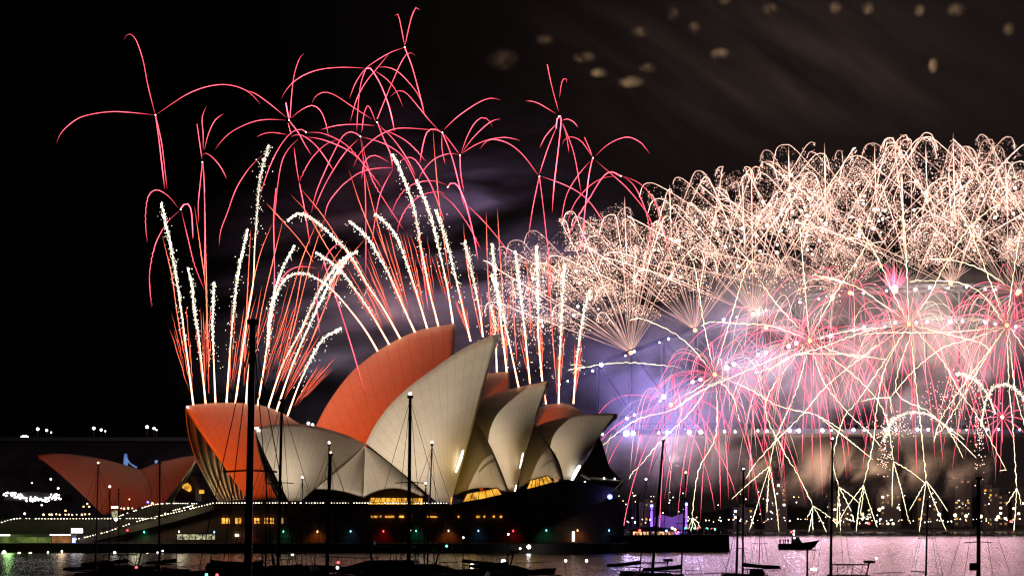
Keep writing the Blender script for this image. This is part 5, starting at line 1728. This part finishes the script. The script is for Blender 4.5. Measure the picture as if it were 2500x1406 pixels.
# red and yellow palms bursting along the lower chord
def palm(label, c, d, nr, seed, yel):
    rr = random.Random(seed)
    t = thing("red_yellow_palm", label, "firework", P(*c, d), "red and yellow palm bursts on the bridge")
    b = MB(); b.ball(P(*c, d), 5.0 / FPX * d, nu=10, nv=7); b.build("ember", M['ember'], t)
    for k in range(nr):
        a = TAU * (k + rr.uniform(-0.4, 0.4)) / nr
        el = rr.uniform(-0.8, 0.8)
        v = rr.uniform(150, 260) * math.cos(el)
        G = rr.uniform(110, 250)
        n = 7
        pts = []
        for i in range(n):
            s = i / (n - 1)
            u = (1 - math.exp(-1.3 * s)) / (1 - math.exp(-1.3))
            pts.append((c[0] + math.sin(a) * v * u, c[1] - math.cos(a) * v * u * 0.9 + G * s * s))
        trail(pts, d, d + 35 * math.sin(el), 0.54, M['rose'], t, "red_trail", start=0.2, heat=rr.uniform(0.65, 1.1), wob=0.5, wl=9, wstart=0.7, phase=k)
    for k in range(int(nr * 0.7)):
        a = rr.uniform(-1.9, 1.9)
        v = rr.uniform(90, 230)
        G = rr.uniform(120, 330)
        pts = [(c[0] + math.sin(a) * v * u, c[1] - math.cos(a) * v * u + G * s * s) for s, u in ((q / 6, (1 - math.exp(-1.6 * q / 6)) / (1 - math.exp(-1.6))) for q in range(7))]
        trail(pts, d, d + rr.uniform(-30, 30), 0.42, M['gold'], t, "gold_trail", start=0.1, heat=rr.uniform(0.4, 1.0), wob=0.4, wl=11, wstart=0.5, phase=k)
    for pts, br in yel:
        dz = rr.uniform(-25, 5)
        o = trail(pts, d, d + dz, 0.7, M['yellow'], t, "yellow_trail", fade=0.04, start=0.35, heat=1.0, wob=1.5, wl=24, phase=rr.uniform(0, 6))
        for e in br:
            s = pts[-1]
            mid = ((s[0] + e[0]) / 2 + rr.uniform(-3, 3), (s[1] + e[1]) / 2 - 3)
            trail([s, mid, e], d + dz, d + dz, 0.66, M['yellow'], o, "branch", fade=0.06, start=0.8, heat=0.95, wob=1.2, wl=14, phase=rr.uniform(0, 6))
    return t


palm("red and yellow palm burst on the bridge, first from the opera house", (1745, 914), DB - 26, 31, 1, [
    ([(1744, 910), (1720, 800), (1705, 700), (1692, 636)], [(1680, 618), (1700, 628)]), ([(1746, 908), (1780, 792), (1810, 690), (1828, 636)], [(1796, 606), (1850, 676)]), ([(1850, 676), (1890, 735), (1930, 780), (1950, 800)], []),
    ([(1738, 918), (1700, 950), (1660, 970), (1640, 990)], []), ([(1776, 918), (1700, 960), (1640, 1000), (1560, 1022), (1500, 1062), (1458, 1100)], []), ([(1742, 920), (1690, 1000), (1610, 1080), (1560, 1140)], [(1535, 1170)]),
    ([(1750, 920), (1790, 970), (1800, 1010)], [(1806, 1030)]), ([(1748, 920), (1748, 1058), (1708, 1141), (1695, 1209), (1690, 1263)], [(1677, 1296), (1686, 1297), (1703, 1297), (1710, 1290)]), ([(1750, 916), (1830, 950), (1900, 990), (1990, 1011)], [(2061, 1054), (2133, 1123), (2092, 1090)]),
    ([(1665, 897), (1600, 890), (1540, 885), (1480, 888), (1430, 896)], [(1385, 905), (1390, 890), (1396, 912)]), ([(1740, 910), (1690, 850), (1640, 810), (1570, 778)], [(1535, 783)])])
palm("red and yellow palm burst on the bridge, second from the opera house", (1977, 832), DB - 27, 34, 2, [
    ([(1976, 828), (1970, 760), (1964, 684), (1952, 548)], [(1944, 534), (1975, 538)]), ([(1980, 826), (1996, 792), (2032, 728), (2080, 655), (2114, 602)], [(2158, 590), (2120, 588)]), ([(1970, 838), (1900, 870), (1800, 915), (1720, 950), (1645, 1000)], []),
    ([(1985, 830), (2060, 810), (2140, 800)], []), ([(1960, 850), (1900, 890), (1840, 912)], []), ([(1985, 840), (2100, 930), (2160, 1010), (2181, 1126)], [(2178, 1238), (2219, 1274), (2260, 1180)]), ([(1975, 840), (1945, 950), (1895, 1069), (1879, 1137)], [(1784, 1220), (1829, 1296), (1872, 1252), (1902, 1299)]),
    ([(1980, 840), (2010, 930), (2064, 1000), (2104, 1040)], [(2130, 1070), (2150, 1090)]), ([(1970, 836), (1870, 980), (1910, 1094), (1946, 1155), (1985, 1234)], [(1974, 1299), (1985, 1296), (2018, 1299), (1971, 1263), (2046, 1281)]), ([(1968, 826), (1880, 795), (1800, 790), (1745, 785)], [(1710, 796)]),
    ([(1850, 930), (1930, 870), (2035, 864), (2100, 868), (2175, 880)], []), ([(1984, 838), (2050, 862), (2105, 875)], [(2142, 840)])])
palm("red and yellow palm burst on the bridge, third from the opera house", (2219, 791), DB - 26, 34, 3, [
    ([(2217, 786), (2180, 716), (2148, 640), (2098, 556)], [(2084, 540), (2100, 545)]), ([(2219, 786), (2212, 620), (2204, 500), (2200, 425)], []), ([(2224, 788), (2270, 720), (2300, 660), (2360, 564), (2418, 510)], [(2445, 500), (2440, 530)]),
    ([(2212, 796), (2120, 860), (2020, 940), (1960, 1010), (1890, 1080), (1845, 1130)], [(1820, 1170)]), ([(2214, 798), (2160, 900), (2140, 1000), (2133, 1072), (2122, 1126), (2108, 1184)], [(2041, 1285), (2090, 1299), (2142, 1287), (2100, 1256)]), ([(2222, 798), (2237, 950), (2248, 1040), (2261, 1173)], [(2219, 1247), (2244, 1299), (2311, 1297), (2315, 1249)]),
    ([(2226, 796), (2300, 880), (2342, 954), (2392, 1026), (2457, 1148)], [(2440, 1150)]), ([(2228, 794), (2310, 815), (2390, 835)], [(2420, 862)]), ([(2210, 794), (2150, 800), (2080, 820), (2000, 850), (1930, 868)], []), ([(2216, 797), (2100, 970), (2060, 1020), (2034, 1119), (2048, 1188)], [(2043, 1288), (2052, 1299), (2079, 1249), (2100, 1230)]),
    ([(2216, 786), (2150, 740), (2090, 700), (2000, 675)], [(1985, 672), (2070, 692)]), ([(2230, 800), (2187, 950), (2266, 1004), (2313, 1047)], [(2352, 1119), (2385, 1119), (2356, 1074)])])
palm("red and yellow palm burst on the bridge, fourth from the opera house", (2458, 794), DB - 26, 34, 4, [
    ([(2455, 788), (2416, 684), (2372, 572), (2340, 514)], []), ([(2458, 788), (2470, 700), (2482, 620), (2492, 560)], []), ([(2452, 800), (2360, 830), (2300, 850), (2230, 905), (2174, 970)], [(2100, 980), (2176, 1010)]), ([(2458, 800), (2464, 950), (2472, 1030), (2482, 1191)], [(2455, 1234), (2475, 1297), (2493, 1234)]),
    ([(2452, 800), (2390, 900), (2340, 985), (2300, 1050)], [(2285, 1060), (2290, 1030)]), ([(2450, 798), (2330, 810), (2240, 812), (2160, 812), (2100, 818)], []), ([(2466, 800), (2500, 850), (2530, 900)], []), ([(2450, 790), (2400, 720), (2340, 690), (2250, 685)], [(2220, 690)]),
    ([(2454, 802), (2310, 1000), (2280, 1080)], []), ([(2462, 802), (2480, 960), (2510, 1060)], [])])
palm("red and yellow palm burst low at the bridge's near end", (1638, 988), DB - 26, 12, 5, [])
palm("red and yellow palm burst at the arch crown, above the lower ones", (2484, 716), DB - 24, 20, 8, [([(2480, 712), (2400, 660), (2330, 636), (2270, 632)], [(2300, 640)])])
palm("red palm burst between the second and third, higher on the arch", (2075, 715), DB - 24, 20, 9, [])
palm("red palm burst between the first and second, higher on the arch", (1870, 800), DB - 24, 20, 10, [])
# white comets crossing low at the bridge deck
for k, (pts, lab, g0) in enumerate((([(2430, 1010), (2412, 965), (2385, 930), (2350, 914), (2336, 912)], "short thick white comet curving over the deck", 0.1), ([(2395, 1040), (2405, 985), (2422, 950), (2450, 938), (2480, 950), (2500, 975)], "white comet hooking over beside the short thick one", 0.1),
                                    ([(2320, 1050), (2290, 1025), (2255, 1008), (2215, 1008), (2175, 1030), (2158, 1075)], "pink-white glitter comet arching over the deck lamps", 0.2))):
    white_comet(lab, pts, DB - 30, DB - 30, g0, 6.0, 1.0, 0.9)
t = thing("pink_mine", "small pink burst low over the deck near the red beacon", "firework", P(2447, 1018, DB - 28))
for j in range(12):
    a = TAU * j / 12
    trail([(2447, 1018), (2447 + math.sin(a) * 30, 1018 - math.cos(a) * 30), (2447 + math.sin(a) * 62, 1018 - math.cos(a) * 55 + 10)], DB - 28, DB - 28 + R.uniform(-8, 8), 1.0, M['rose'], t, "streak", heat=0.8, n=7)
b = MB(); b.ball(P(2447, 1018, DB - 28), 4 / FPX * DB); b.build("star", M['flash'], t)
# falling glitter of those comets
g = MB()
for cx, cyy, sx, sy, n in ((2160, 1100, 10, 30, 90), (2390, 1060, 8, 50, 110), (2180, 1040, 24, 12, 110), (2300, 985, 40, 30, 90), (2340, 960, 35, 25, 60), (1300, 820, 60, 60, 120), (1230, 760, 40, 60, 80), (2000, 690, 60, 30, 120), (1880, 690, 40, 20, 60)):
    for _ in range(n):
        g.spark(P(R.gauss(cx, sx), R.gauss(cyy, sy), DB - 30 + R.gauss(0, 3)), R.uniform(0.8, 1.4) / FPX * DB, R.uniform(0.4, 1.2))
tag(g.build("falling_glitter", M['glit'], heat=True), "loose pink-white glitter drifting down around the bridge deck", "firework", kind="stuff")


# ------------------------------------------------------------------ smoke
def smoke(name, label, x0, y0, x1, y1, d, depth, m, kind="stuff"):
    b = MB()
    b.box((-1, -1, -1), (1, 1, 1))
    o = b.build(name, m)
    a, c = P(x0, y1, d), P(x1, y0, d)
    o.location = ((a.x + c.x) / 2, d, (a.z + c.z) / 2)
    o.scale = ((c.x - a.x) / 2, depth / 2, (c.z - a.z) / 2)
    return tag(o, label, "smoke", kind=kind)


SM1 = smoke_mat("bridge_smoke", 0.022, (0.9, 0.86, 0.84), 0.026, 0.38, 0.64, (1, 0.6, 1.3), 20, detail=5)
smoke("smoke", "bank of firework smoke wrapped round the bridge arch", 1240, 590, 2900, 1135, DB - 2, 120, SM1)
SM1B = smoke_mat("violet_smoke", 0.022, (0.86, 0.86, 0.9), 0.03, 0.36, 0.62, (1, 0.6, 1.0), 10, detail=5)
smoke("smoke", "smoke by the first arch lamps, lit violet beside the small cream shell", 1170, 740, 1980, 1240, DB - 2, 110, SM1B)
SM2 = smoke_mat("falling_smoke", 0.03, (0.8, 0.66, 0.52), 0.042, 0.5, 0.64, (1.3, 1, 0.7), -25, detail=5)
smoke("smoke", "brown wisps of smoke hanging below the bridge deck", 1580, 1060, 2640, 1250, DB + 10, 60, SM2)
for x, y, e, c in ((1640, 1110, 1.1e5, (0.9, 0.55, 0.6)), (1760, 1105, 1.2e5, (1, 0.62, 0.5)), (1900, 1100, 1.6e5, (1, 0.66, 0.45)), (2050, 1105, 1.6e5, (1, 0.68, 0.45)), (2190, 1100, 1.7e5, (1, 0.7, 0.45)), (2330, 1105, 1.5e5, (1, 0.68, 0.5))):
    smoke_light(x, y, e, c, DB - 28)  # added spots that brighten the wisps below the deck
SM3 = smoke_mat("drifting_smoke", 0.009, (0.75, 0.68, 0.7), 0.035, 0.44, 0.72, (0.45, 0.6, 2.2), 8, detail=4)
smoke("smoke", "thin streaked smoke drifting behind the red bursts", 360, 160, 1760, 1420, 680, 100, SM3)
for x, y, e, c in ((760, 930, 7e4, (0.75, 0.7, 1.0)), (1180, 480, 9e4, (0.7, 0.5, 1.0)), (900, 420, 6e4, (1.0, 0.3, 0.5)), (980, 760, 5e4, (1.0, 0.6, 0.6)), (560, 960, 3e4, (0.8, 0.75, 0.9)), (1290, 700, 8e4, (0.7, 0.6, 1.0))):
    lamp("firework_light", 'SPOT', P(x, y, 640), e * 1.7, c, None, 2, P(x, y - 10, 700), 165, 0.5)
SM4 = smoke_mat("high_smoke", 0.0027, (0.75, 0.68, 0.6), 0.03, 0.42, 0.75, (0.35, 0.8, 2.4), -33, detail=4)
smoke("smoke", "high thin smoke raked into slanting streaks above the bridge", 1050, -260, 2760, 470, DB + 60, 120, SM4)
for x, y, e in ((1500, 280, 2.2e5), (1900, 220, 2.6e5), (2300, 220, 2.8e5)):
    lamp("firework_light", 'SPOT', P(x, y, DB - 40), e * 0.8, (1.0, 0.78, 0.55), None, 4, P(x, y - 60, DB + 40), 165, 0.5)
SM5 = smoke_mat("smoke_puff", 0.12, (0.8, 0.64, 0.44), 0.13, 0.3, 0.85, (1, 1, 1), 30, detail=3, soft=0.95)
PF = [(1225, 145, 42, 28), (1330, 97, 24, 15), (1427, 140, 30, 15), (1462, 178, 24, 13), (1540, 200, 34, 16), (1582, 166, 24, 13), (1565, 78, 26, 15), (1642, 35, 17, 20), (1695, 68, 17, 18), (1757, 132, 25, 17), (1880, 22, 22, 15), (2040, 20, 18, 18), (2118, 20, 17, 18),
      (2245, 26, 15, 16), (2334, 24, 26, 17), (2462, 72, 15, 18), (2278, 160, 13, 20), (1770, 2, 18, 12)]
for k, (x, y, rx, ry) in enumerate(PF):
    smoke("smoke_puff", "small brown smoke puff left by a spent shell high above the bridge", x - rx * 1.2, y - ry * 1.2, x + rx * 1.2, y + ry * 1.2, DB - 20, 10, SM5, kind=None)["group"] = "spent smoke puffs high in the sky"
